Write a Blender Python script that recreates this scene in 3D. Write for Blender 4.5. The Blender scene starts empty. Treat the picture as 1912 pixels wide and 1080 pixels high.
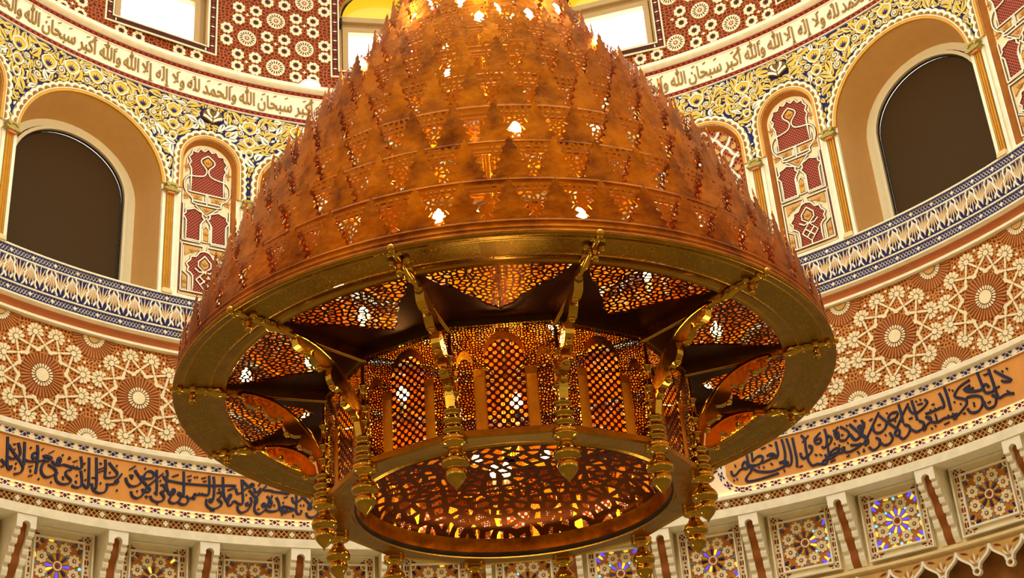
import bpy, math, random
import numpy as np
from math import sin, cos, pi, radians as rad, hypot, atan2, sqrt

scene = bpy.context.scene
COL = scene.collection
S = 6.0          # drum radius in metres; every length below is in drum radii
Z0 = 1.6         # eye height

# ------------------------------------------------------------------ camera
def set_camera():
    pitch, roll, yaw, f = 0.467027, -0.0763617, 0.0102679, 2625.65
    cp, sp = cos(pitch), sin(pitch)
    fw = np.array([sin(yaw)*cp, cos(yaw)*cp, sp])
    rt = np.array([cos(yaw), -sin(yaw), 0.0])
    up = np.cross(rt, fw)
    c, s = cos(roll), sin(roll)
    r2 = c*rt + s*up
    u2 = -s*rt + c*up
    from mathutils import Matrix
    m = Matrix(((r2[0], u2[0], -fw[0], 0.0), (r2[1], u2[1], -fw[1], -1.497403*S), (r2[2], u2[2], -fw[2], Z0), (0, 0, 0, 1)))
    cam = bpy.data.cameras.new('camera')
    cam.sensor_fit = 'HORIZONTAL'
    cam.sensor_width = 36.0
    cam.lens = f/1912.0*36.0
    cam.clip_end = 200
    o = bpy.data.objects.new('camera', cam)
    o.matrix_world = m
    COL.objects.link(o)
    scene.camera = o
set_camera()

# ------------------------------------------------------------------ world, exposure, lights
def set_world():
    w = bpy.data.worlds.new('hall'); scene.world = w
    w.use_nodes = True
    nt = w.node_tree; nt.nodes.clear()
    out = nt.nodes.new('ShaderNodeOutputWorld'); bg = nt.nodes.new('ShaderNodeBackground')
    tc = nt.nodes.new('ShaderNodeTexCoord'); sep = nt.nodes.new('ShaderNodeSeparateXYZ')
    mr = nt.nodes.new('ShaderNodeMapRange'); mr.inputs['From Min'].default_value = -1; mr.inputs['From Max'].default_value = 1
    cr = nt.nodes.new('ShaderNodeValToRGB')
    e = cr.color_ramp.elements
    e[0].position = 0.0; e[0].color = (0.27, 0.175, 0.060, 1)
    e[1].position = 1.0; e[1].color = (2.75, 2.85, 2.75, 1)
    n = e.new(0.45); n.color = (0.16, 0.125, 0.075, 1)
    n = e.new(0.62); n.color = (0.62, 0.58, 0.48, 1)
    L = nt.links.new
    L(tc.outputs['Generated'], sep.inputs[0]); L(sep.outputs['Z'], mr.inputs['Value']); L(mr.outputs[0], cr.inputs[0])
    L(cr.outputs[0], bg.inputs[0]); bg.inputs[1].default_value = 1.0
    L(bg.outputs[0], out.inputs[0])
set_world()
vs = scene.view_settings
vs.view_transform = 'Standard'; vs.look = 'None'; vs.gamma = 1.0; vs.use_curve_mapping = False
vs.exposure = 0.10
scene.cycles.use_denoising = True
scene.cycles.max_bounces = 8
scene.cycles.diffuse_bounces = 3
scene.cycles.glossy_bounces = 5
scene.cycles.transparent_max_bounces = 12
scene.cycles.sample_clamp_indirect = 6.0
scene.cycles.caustics_reflective = False

def point_light(name, loc, energy, color, radius):
    l = bpy.data.lights.new(name, 'POINT'); l.energy = energy; l.color = color; l.shadow_soft_size = radius
    o = bpy.data.objects.new(name, l); o.location = loc; COL.objects.link(o)
    return o
# added warm fill lights out of view, to brighten the walls and corbels
for lx, ly, lz, en in ((-4.6, -7.4, 5.4, 70), (4.8, -7.0, 5.4, 70), (-4.6, 1.5, 1.0, 95), (4.6, 1.5, 1.0, 95), (0.0, 2.5, 0.8, 80)):
    point_light('hall_fill', (lx, ly, lz), en, (1.0, 0.78, 0.48), 0.35)
HALL_KEEP = True

# ------------------------------------------------------------------ materials
def s2l(c):
    return tuple((x/255/12.92 if x <= 10 else ((x/255+0.055)/1.055)**2.4) for x in c)
MATS = {}
def _mat(name):
    m = bpy.data.materials.new(name); m.use_nodes = True
    nt = m.node_tree; nt.nodes.clear()
    out = nt.nodes.new('ShaderNodeOutputMaterial')
    MATS[name] = m
    return m, nt, out
def plaster(name, c, rough=0.75, var=0.10, scale=9.0, metal=0.0, bump=0.0, spec=0.3):
    m, nt, out = _mat(name)
    p = nt.nodes.new('ShaderNodeBsdfPrincipled')
    p.inputs['Roughness'].default_value = rough; p.inputs['Metallic'].default_value = metal
    p.inputs['Specular IOR Level'].default_value = spec
    c = s2l(c)
    tc = nt.nodes.new('ShaderNodeTexCoord'); no = nt.nodes.new('ShaderNodeTexNoise')
    no.inputs['Scale'].default_value = scale; no.inputs['Detail'].default_value = 5
    cr = nt.nodes.new('ShaderNodeValToRGB')
    cr.color_ramp.elements[0].position = 0.3; cr.color_ramp.elements[1].position = 0.7
    cr.color_ramp.elements[0].color = tuple(x*(1-var) for x in c)+(1,)
    cr.color_ramp.elements[1].color = tuple(min(1, x*(1+var*0.6)) for x in c)+(1,)
    nt.links.new(tc.outputs['Object'], no.inputs['Vector']); nt.links.new(no.outputs[0], cr.inputs[0])
    nt.links.new(cr.outputs[0], p.inputs['Base Color'])
    if bump:
        b = nt.nodes.new('ShaderNodeBump'); b.inputs['Strength'].default_value = bump; b.inputs['Distance'].default_value = 0.01
        n2 = nt.nodes.new('ShaderNodeTexNoise'); n2.inputs['Scale'].default_value = scale*6
        nt.links.new(tc.outputs['Object'], n2.inputs['Vector']); nt.links.new(n2.outputs[0], b.inputs['Height'])
        nt.links.new(b.outputs[0], p.inputs['Normal'])
    nt.links.new(p.outputs[0], out.inputs[0])
    return m
def net(name, c_line, c_hole, scale, width, rot=0.0, randomness=0.0, rough=0.75, metal=0.0):
    """a fine carved network: distance to the cell edges decides line or ground"""
    m, nt, out = _mat(name)
    p = nt.nodes.new('ShaderNodeBsdfPrincipled'); p.inputs['Roughness'].default_value = rough; p.inputs['Metallic'].default_value = metal
    p.inputs['Specular IOR Level'].default_value = 0.25
    a = nt.nodes.new('ShaderNodeAttribute'); a.attribute_name = 'uvm'
    mp = nt.nodes.new('ShaderNodeMapping'); mp.inputs['Rotation'].default_value = (0, 0, rot)
    v = nt.nodes.new('ShaderNodeTexVoronoi'); v.voronoi_dimensions = '2D'; v.feature = 'DISTANCE_TO_EDGE'
    v.inputs['Scale'].default_value = scale; v.inputs['Randomness'].default_value = randomness
    cr = nt.nodes.new('ShaderNodeValToRGB')
    cr.color_ramp.elements[0].position = width; cr.color_ramp.elements[0].color = s2l(c_line)+(1,)
    cr.color_ramp.elements[1].position = width*1.35; cr.color_ramp.elements[1].color = s2l(c_hole)+(1,)
    L = nt.links.new
    L(a.outputs['Vector'], mp.inputs[0]); L(mp.outputs[0], v.inputs['Vector']); L(v.outputs['Distance'], cr.inputs[0])
    L(cr.outputs[0], p.inputs['Base Color'])
    b = nt.nodes.new('ShaderNodeBump'); b.invert = True; b.inputs['Strength'].default_value = 0.5; b.inputs['Distance'].default_value = 0.01
    L(v.outputs['Distance'], b.inputs['Height']); L(b.outputs[0], p.inputs['Normal'])
    L(p.outputs[0], out.inputs[0])
    return m
def brass(name, c, rough=0.3, stain=0.35, scale=7.0, engrave=0.0, escale=60.0, low=None, dents=0.0):
    m, nt, out = _mat(name)
    p = nt.nodes.new('ShaderNodeBsdfPrincipled'); p.inputs['Metallic'].default_value = 1.0; p.inputs['Roughness'].default_value = rough
    tc = nt.nodes.new('ShaderNodeTexCoord'); no = nt.nodes.new('ShaderNodeTexNoise')
    no.inputs['Scale'].default_value = scale; no.inputs['Detail'].default_value = 6; no.inputs['Roughness'].default_value = 0.65
    cr = nt.nodes.new('ShaderNodeValToRGB'); c = s2l(c)
    cr.color_ramp.elements[0].position = 0.32; cr.color_ramp.elements[1].position = 0.62
    cr.color_ramp.elements[0].color = (s2l(low) if low else tuple(x*(1-stain) for x in c))+(1,)
    cr.color_ramp.elements[1].color = c+(1,)
    L = nt.links.new
    L(tc.outputs['Object'], no.inputs['Vector']); L(no.outputs[0], cr.inputs[0]); L(cr.outputs[0], p.inputs['Base Color'])
    mr = nt.nodes.new('ShaderNodeMapRange'); mr.inputs['To Min'].default_value = rough*1.25; mr.inputs['To Max'].default_value = rough*0.8
    L(no.outputs[0], mr.inputs[0]); L(mr.outputs[0], p.inputs['Roughness'])
    if dents:
        b = nt.nodes.new('ShaderNodeBump'); b.inputs['Strength'].default_value = dents; b.inputs['Distance'].default_value = 0.03
        n2 = nt.nodes.new('ShaderNodeTexNoise'); n2.inputs['Scale'].default_value = 5.0; n2.inputs['Detail'].default_value = 4
        L(tc.outputs['Object'], n2.inputs['Vector']); L(n2.outputs[0], b.inputs['Height']); L(b.outputs[0], p.inputs['Normal'])
    if engrave:
        a = nt.nodes.new('ShaderNodeAttribute'); a.attribute_name = 'uvm'
        v = nt.nodes.new('ShaderNodeTexVoronoi'); v.voronoi_dimensions = '2D'; v.feature = 'DISTANCE_TO_EDGE'; v.inputs['Scale'].default_value = escale
        wv = nt.nodes.new('ShaderNodeTexNoise'); wv.inputs['Scale'].default_value = escale*0.6
        ad = nt.nodes.new('ShaderNodeVectorMath'); ad.operation = 'MULTIPLY_ADD'; ad.inputs[1].default_value = (0.02, 0.02, 0)
        L(a.outputs['Vector'], wv.inputs['Vector']); L(wv.outputs['Color'], ad.inputs[0]); L(a.outputs['Vector'], ad.inputs[2])
        L(ad.outputs[0], v.inputs['Vector'])
        r2 = nt.nodes.new('ShaderNodeValToRGB'); r2.color_ramp.elements[0].position = 0.05; r2.color_ramp.elements[1].position = 0.11
        L(v.outputs['Distance'], r2.inputs[0])
        mx = nt.nodes.new('ShaderNodeMix'); mx.data_type = 'RGBA'
        mx.inputs['B'].default_value = tuple(x*(1-engrave) for x in c)+(1,)
        L(cr.outputs[0], mx.inputs['A']); L(r2.outputs[0], mx.inputs['Factor']); L(mx.outputs['Result'], p.inputs['Base Color'])
        b = nt.nodes.new('ShaderNodeBump'); b.inputs['Strength'].default_value = 0.6; b.inputs['Distance'].default_value = 0.01; b.invert = True
        L(r2.outputs[0], b.inputs['Height']); L(b.outputs[0], p.inputs['Normal'])
    L(p.outputs[0], out.inputs[0])
    return m
def pierced(name, c, scale, width, rough=0.35, randomness=1.0, ring=False, rot=0.0):
    """sheet brass with real sawn holes (transparent where the metal is cut away)"""
    m, nt, out = _mat(name)
    p = nt.nodes.new('ShaderNodeBsdfPrincipled'); p.inputs['Metallic'].default_value = 1.0; p.inputs['Roughness'].default_value = rough
    p.inputs['Base Color'].default_value = s2l(c)+(1,)
    t = nt.nodes.new('ShaderNodeBsdfTransparent'); mix = nt.nodes.new('ShaderNodeMixShader')
    a = nt.nodes.new('ShaderNodeAttribute'); a.attribute_name = 'uvm'
    mp = nt.nodes.new('ShaderNodeMapping'); mp.inputs['Rotation'].default_value = (0, 0, rot)
    v = nt.nodes.new('ShaderNodeTexVoronoi'); v.voronoi_dimensions = '2D'
    v.feature = 'F1' if ring else 'DISTANCE_TO_EDGE'
    v.inputs['Scale'].default_value = scale; v.inputs['Randomness'].default_value = randomness
    mt = nt.nodes.new('ShaderNodeMath'); mt.operation = 'LESS_THAN' if ring else 'GREATER_THAN'; mt.inputs[1].default_value = width
    L = nt.links.new
    L(a.outputs['Vector'], mp.inputs[0]); L(mp.outputs[0], v.inputs['Vector']); L(v.outputs['Distance'], mt.inputs[0])
    L(mt.outputs[0], mix.inputs[0]); L(p.outputs[0], mix.inputs[1]); L(t.outputs[0], mix.inputs[2]); L(mix.outputs[0], out.inputs[0])
    return m
def glow(name, c, strength):
    m, nt, out = _mat(name)
    e = nt.nodes.new('ShaderNodeEmission'); e.inputs[0].default_value = s2l(c)+(1,); e.inputs[1].default_value = strength
    nt.links.new(e.outputs[0], out.inputs[0])
    return m
def glass_tile(name, c, emit=0.0):
    m, nt, out = _mat(name)
    p = nt.nodes.new('ShaderNodeBsdfPrincipled'); p.inputs['Base Color'].default_value = s2l(c)+(1,); p.inputs['Roughness'].default_value = 0.12
    if emit:
        p.inputs['Emission Color'].default_value = s2l(c)+(1,); p.inputs['Emission Strength'].default_value = emit
    nt.links.new(p.outputs[0], out.inputs[0])
    return m
CAL_L="""-9387,1161 -9327,1124 -9316,1080 -9374,1043|-9305,1563 -9284,1309 -9276,1159 -9251,1060 -9210,1035 -9190,1075 -9199,1108|-9276,1441 -9193,1349 -9096,1261 -9026,1195 -8985,1134 -8989,1075 -9033,1018 -9135,977|-9103,1514 -9061,1387 -9062,1304 -9131,1241 -9217,1220 -9257,1240|-8993,1553 -8982,1406 -8977,1266 -8972,1161|-8970,1261 -8893,1250 -8745,1283 -8648,1317 -8601,1358|-8747,1432 -8814,1410 -8834,1352 -8805,1312 -8742,1380|-8758,1555 -8740,1428 -8737,1262 -8750,1069|-8648,1395 -8581,1416 -8484,1390 -8536,1342 -8622,1311|-8628,1376 -8541,1389 -8526,1363|-8535,1330 -8620,1288 -8655,1197 -8641,1105 -8560,1051 -8452,1098 -8383,1172 -8426,1234 -8542,1269|-8480,1343 -8406,1299 -8331,1303 -8270,1327 -8195,1325 -8131,1320 -8042,1314 -7943,1328 -7936,1408 -7965,1531|-8093,1316 -8090,1353|-8024,1318 -8020,1355|-8361,1429 -8381,1364 -8357,1309 -8324,1364 -8328,1412 -8361,1429|-8198,1439 -8136,1465|-8170,1494 -8168,1458|-8309,1488 -8271,1484|-8541,1467 -8446,1531|-8101,1411 -8016,1453|-8114,1269 -8200,1234 -8206,1160 -8113,1095 -8145,1029 -8267,993 -8357,1022 -8389,1099 -8358,1177|-7946,1285 -7917,1157 -7920,1036 -8004,985 -8093,1003|-7911,1074 -7831,1017 -7795,1036 -7796,1217 -7814,1543|-7683,1569 -7666,1363 -7651,1122 -7663,1023|-7745,1202 -7658,1224|-7873,1323 -7871,1300|-8015,1205 -8006,1176|-7738,1107 -7705,1004 -7602,962 -7492,1005 -7455,1097 -7465,1156|-7451,1134 -7352,1163 -7267,1202 -7295,1247 -7329,1192|-7271,1263 -7202,1374|-7518,1564 -7504,1394 -7509,1246|-7452,1527 -7370,1443 -7290,1371 -7311,1305 -7409,1263 -7509,1246|-7305,1510 -7303,1480|-7631,1370 -7533,1425|-7627,1322 -7530,1377|-7620,1483 -7575,1479|-7578,1154 -7575,1118|-7135,1311 -7092,1219 -7039,1166|-8884,1157 -8812,1191|-8875,1001 -8797,1036|-9193,1467 -9144,1480|-9208,1369 -9141,1397|-8890,1482 -8853,1485|-8676,1490 -8642,1528|-8849,1118 -8838,1073|-8468,1000 -8453,967|-8706,997 -8667,987|-8026,1100 -8010,1055|-7888,1442 -7886,1406|-8260,1126 -8249,1068|-7854,1157 -7846,1135|-7441,1356 -7402,1351|-7296,1063 -7258,1063|-9122,1091 -9113,1058|-9112,1175 -9109,1141|-7131,1312 -7109,1235 -7024,1181 -6920,1209 -6843,1290 -6831,1396|-6976,1476 -6894,1374 -6808,1295 -6747,1236 -6685,1176 -6706,1132 -6776,1128 -6734,1215|-6812,1364 -6781,1450 -6713,1502 -6630,1474 -6638,1403 -6718,1362 -6811,1353|-6455,1501 -6567,1390 -6712,1241|-6580,1540 -6568,1355 -6562,1217 -6564,1090|-6825,1166 -6798,1101 -6840,1026 -6920,986 -6997,1014 -7024,1089|-6503,1272 -6457,1290 -6407,1228 -6461,1139 -6491,1146 -6452,1187|-6485,1136 -6424,1086 -6444,1014 -6547,972 -6641,998 -6673,1063|-6405,1567 -6378,1500 -6391,1381 -6379,1243 -6333,1145 -6286,1140|-6268,1247 -6231,1205 -6263,1143 -6305,1161 -6268,1247|-6277,1199 -6253,1179|-6183,1188 -6124,1173 -6132,1079 -6210,999 -6292,989 -6334,1029 -6296,1104|-6189,1176 -6152,1134|-6030,1150 -5981,1098 -6013,1012 -6093,985 -6165,1017|-6029,1127 -5988,1126|-6088,1583 -6076,1366 -6073,1121|-6453,1454 -6403,1391 -6273,1375 -6097,1369 -5862,1376 -5604,1390 -5320,1421|-5959,1124 -5888,1109 -5854,1125|-5880,1215 -5856,1189 -5786,1203 -5728,1210 -5681,1209 -5623,1222 -5609,1365 -5621,1566|-5792,1202 -5799,1237|-5739,1209 -5746,1243|-5913,1164 -5865,1123|-5539,1558 -5523,1435 -5523,1233 -5538,1137 -5572,1087 -5608,1130 -5538,1143|-5655,1136 -5658,1042 -5592,979 -5499,977 -5395,1046 -5385,1106 -5456,1146|-5471,1262 -5414,1292 -5383,1248 -5411,1198 -5468,1145|-5368,1571 -5358,1417 -5341,1229 -5305,1162|-5579,934 -5556,930|-5533,944 -5509,935|-7075,1465 -6963,1554|-6294,1460 -6179,1517|-6025,1497 -5938,1532|-5761,1501 -5673,1530|-5729,1446 -5665,1465|-6792,1553 -6785,1519|-7053,1383 -7020,1319 -7012,1384|-6760,1050 -6735,1019 -6714,1051|-5994,1454 -5970,1421 -5948,1460|-5896,1508 -5873,1505|-5849,1514 -5826,1511|-6921,1123 -6902,1097|-6618,1117 -6578,1134|-6507,1364 -6500,1348|-5433,1350 -5426,1327|-6557,936 -6522,935|-5515,1398 -5167,1435 -5157,1396 -5278,1338|-5368,1568 -5364,1426 -5343,1246 -5307,1148 -5273,1129|-5267,1129 -5208,1237 -5242,1257 -5268,1152 -5260,1063 -5204,1079 -5161,1151 -5082,1113 -5015,1108 -4993,1167 -5002,1314 -5023,1559|-5012,1542 -4954,1490 -4886,1439 -4796,1470 -4841,1501 -4886,1462|-5127,1382 -5097,1294 -5030,1323 -4930,1412 -4841,1443|-4885,1382 -4770,1255 -4736,1212 -4746,1142 -4780,1162 -4748,1257 -4648,1403 -4559,1496|-4860,1247 -4836,1158 -4913,1094 -4936,1126 -4892,1153|-4836,1135 -4901,1016 -5012,950 -5079,989 -5092,1067|-4779,1106 -4778,1004 -4710,952 -4621,1004 -4566,1077 -4611,1153 -4645,1128 -4611,1085|-4795,1424 -4772,1358 -4727,1361 -4671,1435|-4626,1404 -4502,1403 -4434,1385 -4332,1381 -4242,1375 -4163,1369 -4118,1407|-4287,1384 -4287,1419|-4219,1377 -4214,1412|-4557,1295 -4500,1230 -4466,1164 -4499,1093 -4533,1159 -4500,1230 -4456,1314|-4388,1284 -4342,1196 -4330,1093 -4386,1032 -4520,1012 -4565,1043|-4330,1093 -4262,1006 -4162,1035 -4061,1076 -4184,1114 -4274,1120 -4285,1073|-4263,1098 -4263,1041 -4173,1069|-4022,1401 -4016,1216 -4021,1055 -3993,999 -3937,1014 -3926,1072|-4095,1304 -4083,1235 -4027,1204 -3937,1279 -3892,1328|-3937,1371 -3847,1272 -3768,1183 -3734,1127 -3791,1101 -3802,1135 -3757,1207 -3666,1316|-3836,1030 -3825,973 -3758,942 -3668,980 -3611,1063 -3644,1131|-4269,1201 -4246,1185|-3948,1162 -3931,1152|-3892,1171 -3875,1161|-4939,1291 -4928,1275|-4689,1532 -4672,1516|-4717,1495 -4700,1479|-4253,1282 -4174,1316|-4733,1030 -4689,1050|-4432,1144 -4409,1122|-4083,983 -4066,938|-4285,982 -4279,960"""
CAL_R="""4047,1201 4058,1123 4115,1111 4217,1195 4307,1205|4254,1247 4310,1325 4359,1254 4334,1184 4264,1214|4373,1447 4383,1263 4458,1217 4578,1220 4649,1294 4643,1355 4554,1360 4455,1293|4467,1471 4462,1291|4623,1225 4747,1256 4840,1279 4926,1258|4730,1335 4823,1358 4890,1312 4838,1264|4761,1342 4845,1308|4937,1556 4945,1418 4943,1314 4895,1251|5052,1573 5072,1417 5070,1268 5044,1156|5141,1565 5170,1378 5180,1212 5151,1085 5089,1070 5039,1127 4941,1165|5252,1552 5261,1340 5268,1160 5248,1002|5077,1088 4953,1058 4801,1035 4656,1053 4514,1100 4437,1177 4398,1215 4416,1136 4329,1051 4289,985 4342,943 4490,941 4699,954 4903,974|4939,1151 5030,1166 5099,1127 5037,1113|5417,1554 5470,1466 5462,1289 5463,1170 5396,1128 5354,1183 5356,1242|5417,1420 5554,1518|5522,1333 5576,1304 5561,1219 5458,1142|5519,1319 5557,1279|5779,1517 5659,1430 5658,1341 5746,1333 5759,1403 5670,1412|5861,1554 5876,1431 5855,1274 5801,1222 5762,1254|5898,1425 5962,1363 5915,1272 5850,1246|5911,1414 5941,1376|6120,1526 6037,1445 6047,1339 6090,1327 6094,1429 6014,1482|6077,1419 6078,1345|6155,1515 6271,1408 6286,1330 6196,1253 6096,1281|6335,1508 6441,1359 6547,1211 6599,1167|6600,1473 6561,1353 6481,1406 6541,1329 6476,1231 6383,1215 6326,1304|6481,1406 6535,1375|6279,1142 6393,1110 6497,1109 6382,1055 6258,1031 6199,1033 6145,1063 6158,1132 6110,1116 6128,1053 6023,1052 5894,999 5857,1038 5901,1114 6013,1157 6067,1128 6014,1084 5891,1058|5867,1256 5857,1038|5794,1099 5818,990 5761,917 5728,984 5793,1011|5721,942 5621,968 5531,961 5475,1064 5468,1154|5624,982 5661,943|4649,1489 4740,1498|4547,1167 4575,1153|4633,1147 4662,1141|4781,1188 4819,1149|5007,1023 5013,970|5608,1147 5649,1122|5695,1132 5733,1093|5860,935 5962,959|6169,954 6231,966|4805,1528 4860,1499|4058,1026 4086,1012|4119,1035 4147,1022|5284,993 5360,1004|4129,1304 4137,1257|6141,1357 6186,1359|5986,1253 6012,1231|6066,1201 6085,1181|6231,1199 6249,1180|6385,996 6404,940|6487,982 6496,950|6417,1543 6463,1544|6278,1524 6277,1480|6327,1505 6421,1378 6547,1242 6594,1179 6603,1094 6547,1069 6539,1113 6605,1192 6742,1365 6902,1564|6560,1519 6582,1413 6492,1390 6482,1426 6546,1407 6461,1234 6372,1210 6320,1291 6329,1338|7037,1389 7104,1467 7223,1461 7206,1385 7115,1356 7033,1374|6742,1365 6752,1247 6845,1202 6956,1250 7014,1363|6897,1499 7011,1348 7135,1211 7202,1126 7169,1055 7109,1089 7164,1186 7328,1395 7464,1546|7283,1582 7296,1405 7295,1242|7304,1207 7380,1166 7399,1096 7328,1005 7236,970 7182,1035|7333,1182 7377,1151|6762,1129 6819,1079 6781,977 6672,936 6603,1012|6755,1139 6799,1102|7020,1149 7056,1041 6982,966 6880,964 6826,1029|7450,1485 7478,1378 7570,1332 7718,1380 7802,1448 7765,1510|7530,1573 7549,1388 7559,1206|7588,1180 7660,1125 7624,1040 7500,1016 7415,1091|7591,1195 7635,1165|7712,1204 7791,1178 7793,1113 7697,1064 7668,1010 7617,1010|7728,1199 7769,1153|7726,1264 7828,1262 7914,1265 8019,1277 8086,1270 8083,1400 8052,1523|7828,1262 7830,1309|7924,1270 7924,1310|8163,1589 8185,1396 8191,1170|7774,1103 7916,1056 8041,1078 8174,1064 8279,1076 8245,1008 8198,1024|7900,1205 7907,1091|8123,1066 8126,1113|8209,1068 8212,1115|8646,1549 8434,1499 8311,1383 8405,1310 8494,1254 8492,1175 8388,1101 8268,1032|8632,1458 8503,1426 8622,1350 8672,1411|8557,1438 8633,1394|8622,1350 8751,1318 8838,1318|8489,1097 8536,1010 8667,987 8774,1074 8773,1200 8635,1266 8517,1277|8806,1632 8841,1396 8870,1243 8999,1210 9046,1255|8868,1369 8919,1366 8955,1305|9021,1588 9049,1333 9066,1138 9098,1064 9223,1079 9367,1040|9077,1243 9147,1248|8984,1153 9039,1101 8990,980 8865,963 8814,1028 8809,1108|8967,1152 9008,1113|9118,1527 9241,1400 9378,1268 9276,1277 9202,1321|9254,1130 9320,1058|7598,1534 7621,1518|7677,1540 7699,1524|7617,1462 7719,1460|8237,1538 8245,1503|8297,1501 8305,1465|8625,1159 8622,1081|7774,991 7794,969|7847,1015 7868,992|6830,1338 6891,1344|8864,1057 8927,1065|8016,975 8121,987|7412,1270 7482,1279|6694,1462 6767,1489|6421,1552 6468,1530|6934,1143 6945,1115|7037,1513 7048,1484|7153,1336 7171,1298|8910,1528 8996,1527|9244,1477 9272,1451|9335,1489 9362,1462|7871,1376 7922,1375|8385,1229 8394,1194|8282,1298 8290,1263|8389,1038 8440,1036|6380,994 6406,954|6501,1009 6508,958"""
plaster('cream', (240, 232, 202))
plaster('cream_warm', (232, 206, 150))
plaster('ivory', (243, 237, 214), var=0.05)
plaster('petal', (236, 222, 180), var=0.08)
plaster('ochre', (218, 186, 70), var=0.14)
plaster('navy', (28, 28, 92), var=0.1)
plaster('ink', (24, 32, 66), var=0.1, rough=0.5)
plaster('gilt_ink', (152, 116, 46), var=0.12, rough=0.5)
plaster('braid_red', (142, 34, 18), var=0.1)
plaster('braid_dark', (84, 16, 8), var=0.1)
plaster('tile_red', (128, 40, 14), var=0.16, scale=14)
plaster('tile_dark', (74, 24, 8), var=0.12)
plaster('tile_ochre', (176, 74, 28), var=0.12)
plaster('leaf_tan', (204, 160, 88), var=0.14)
plaster('ray_tan', (184, 116, 50), var=0.14)
plaster('brown', (120, 52, 14), var=0.14)
plaster('peach', (222, 152, 74), var=0.07)
plaster('rose_cove', (214, 138, 92), var=0.08)
plaster('soffit', (212, 164, 98), var=0.04)
plaster('frame_white', (214, 202, 162), var=0.03, rough=0.5)
plaster('frame_tan', (186, 154, 100), var=0.05, rough=0.5)
plaster('dark_line', (40, 26, 10), var=0.05)
plaster('blind_cloth', (62, 42, 8), var=0.05, scale=60, rough=0.85)
plaster('niche_gold', (172, 106, 32), var=0.14, rough=0.55)
plaster('gold_paint', (206, 152, 36), var=0.12, rough=0.4)
plaster('capital_stone', (176, 158, 84), var=0.2, scale=20, bump=0.4)
plaster('lozenge_white', (244, 228, 196), var=0.04)
plaster('groove', (150, 86, 28), var=0.1)
plaster('emblem_brown', (112, 82, 30), var=0.1)
plaster('fringe_back', (156, 100, 40), var=0.15)
net('red_honeycomb', (190, 104, 72), (98, 18, 12), 215, 0.085, rot=pi/4)
net('red_trellis', (190, 104, 66), (110, 22, 14), 130, 0.12, rot=pi/4)
net('brown_lacework', (196, 132, 60), (116, 42, 12), 150, 0.17, randomness=0.75)
net('tile_lacework', (176, 88, 26), (96, 32, 8), 120, 0.11, randomness=0.8)
net('navy_lozenges', (236, 220, 176), (26, 26, 78), 150, 0.14, rot=pi/4)
net('groove_carving', (176, 92, 32), (120, 50, 14), 130, 0.15, randomness=0.9)
brass('brass', (222, 172, 62), rough=0.13, stain=0.25)
brass('brass_dark', (190, 140, 40), rough=0.26)
brass('brass_strip', (226, 160, 46), rough=0.34, stain=0.25)
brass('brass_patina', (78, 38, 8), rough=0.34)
brass('brass_matte', (190, 110, 5), rough=0.42, scale=4.0, low=(112, 56, 4), dents=0.5)  # random stains, deepened in colour to stand in for blotchy reflections
brass('brass_engraved', (206, 160, 40), rough=0.34, engrave=0.45, escale=190)
pierced('pierced_tier', (164, 90, 6), 165, 0.23)
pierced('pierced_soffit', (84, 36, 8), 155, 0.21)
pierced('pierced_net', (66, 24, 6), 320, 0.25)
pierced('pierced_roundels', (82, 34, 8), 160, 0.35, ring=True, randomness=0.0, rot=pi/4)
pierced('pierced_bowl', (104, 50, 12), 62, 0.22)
glow('day_pane', (255, 255, 255), 7.0)
glow('bulb_glow', (255, 196, 104), 85.0)
glow('strip_glow', (255, 168, 116), 20.0)
glow('lamp_lens', (240, 235, 255), 5.0)
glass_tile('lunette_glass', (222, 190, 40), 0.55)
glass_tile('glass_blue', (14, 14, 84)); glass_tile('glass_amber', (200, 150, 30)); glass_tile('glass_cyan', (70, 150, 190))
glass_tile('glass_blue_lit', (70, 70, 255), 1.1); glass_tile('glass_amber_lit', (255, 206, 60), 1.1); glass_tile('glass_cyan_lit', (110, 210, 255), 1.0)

# ------------------------------------------------------------------ objects
def tag(o, label=None, cat=None, group=None, kind=None):
    if label: o['label'] = label
    if cat: o['category'] = cat
    if group: o['group'] = group
    if kind: o['kind'] = kind
    return o
def empty(name, loc):
    o = bpy.data.objects.new(name, None); o.location = loc; o.empty_display_size = 0.1
    COL.objects.link(o)
    return o
def copy_tree(o, parent=None):
    c = o.copy(); COL.objects.link(c)
    if parent: c.parent = parent
    for ch in list(o.children):
        copy_tree(ch, c)
    return c

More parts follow.
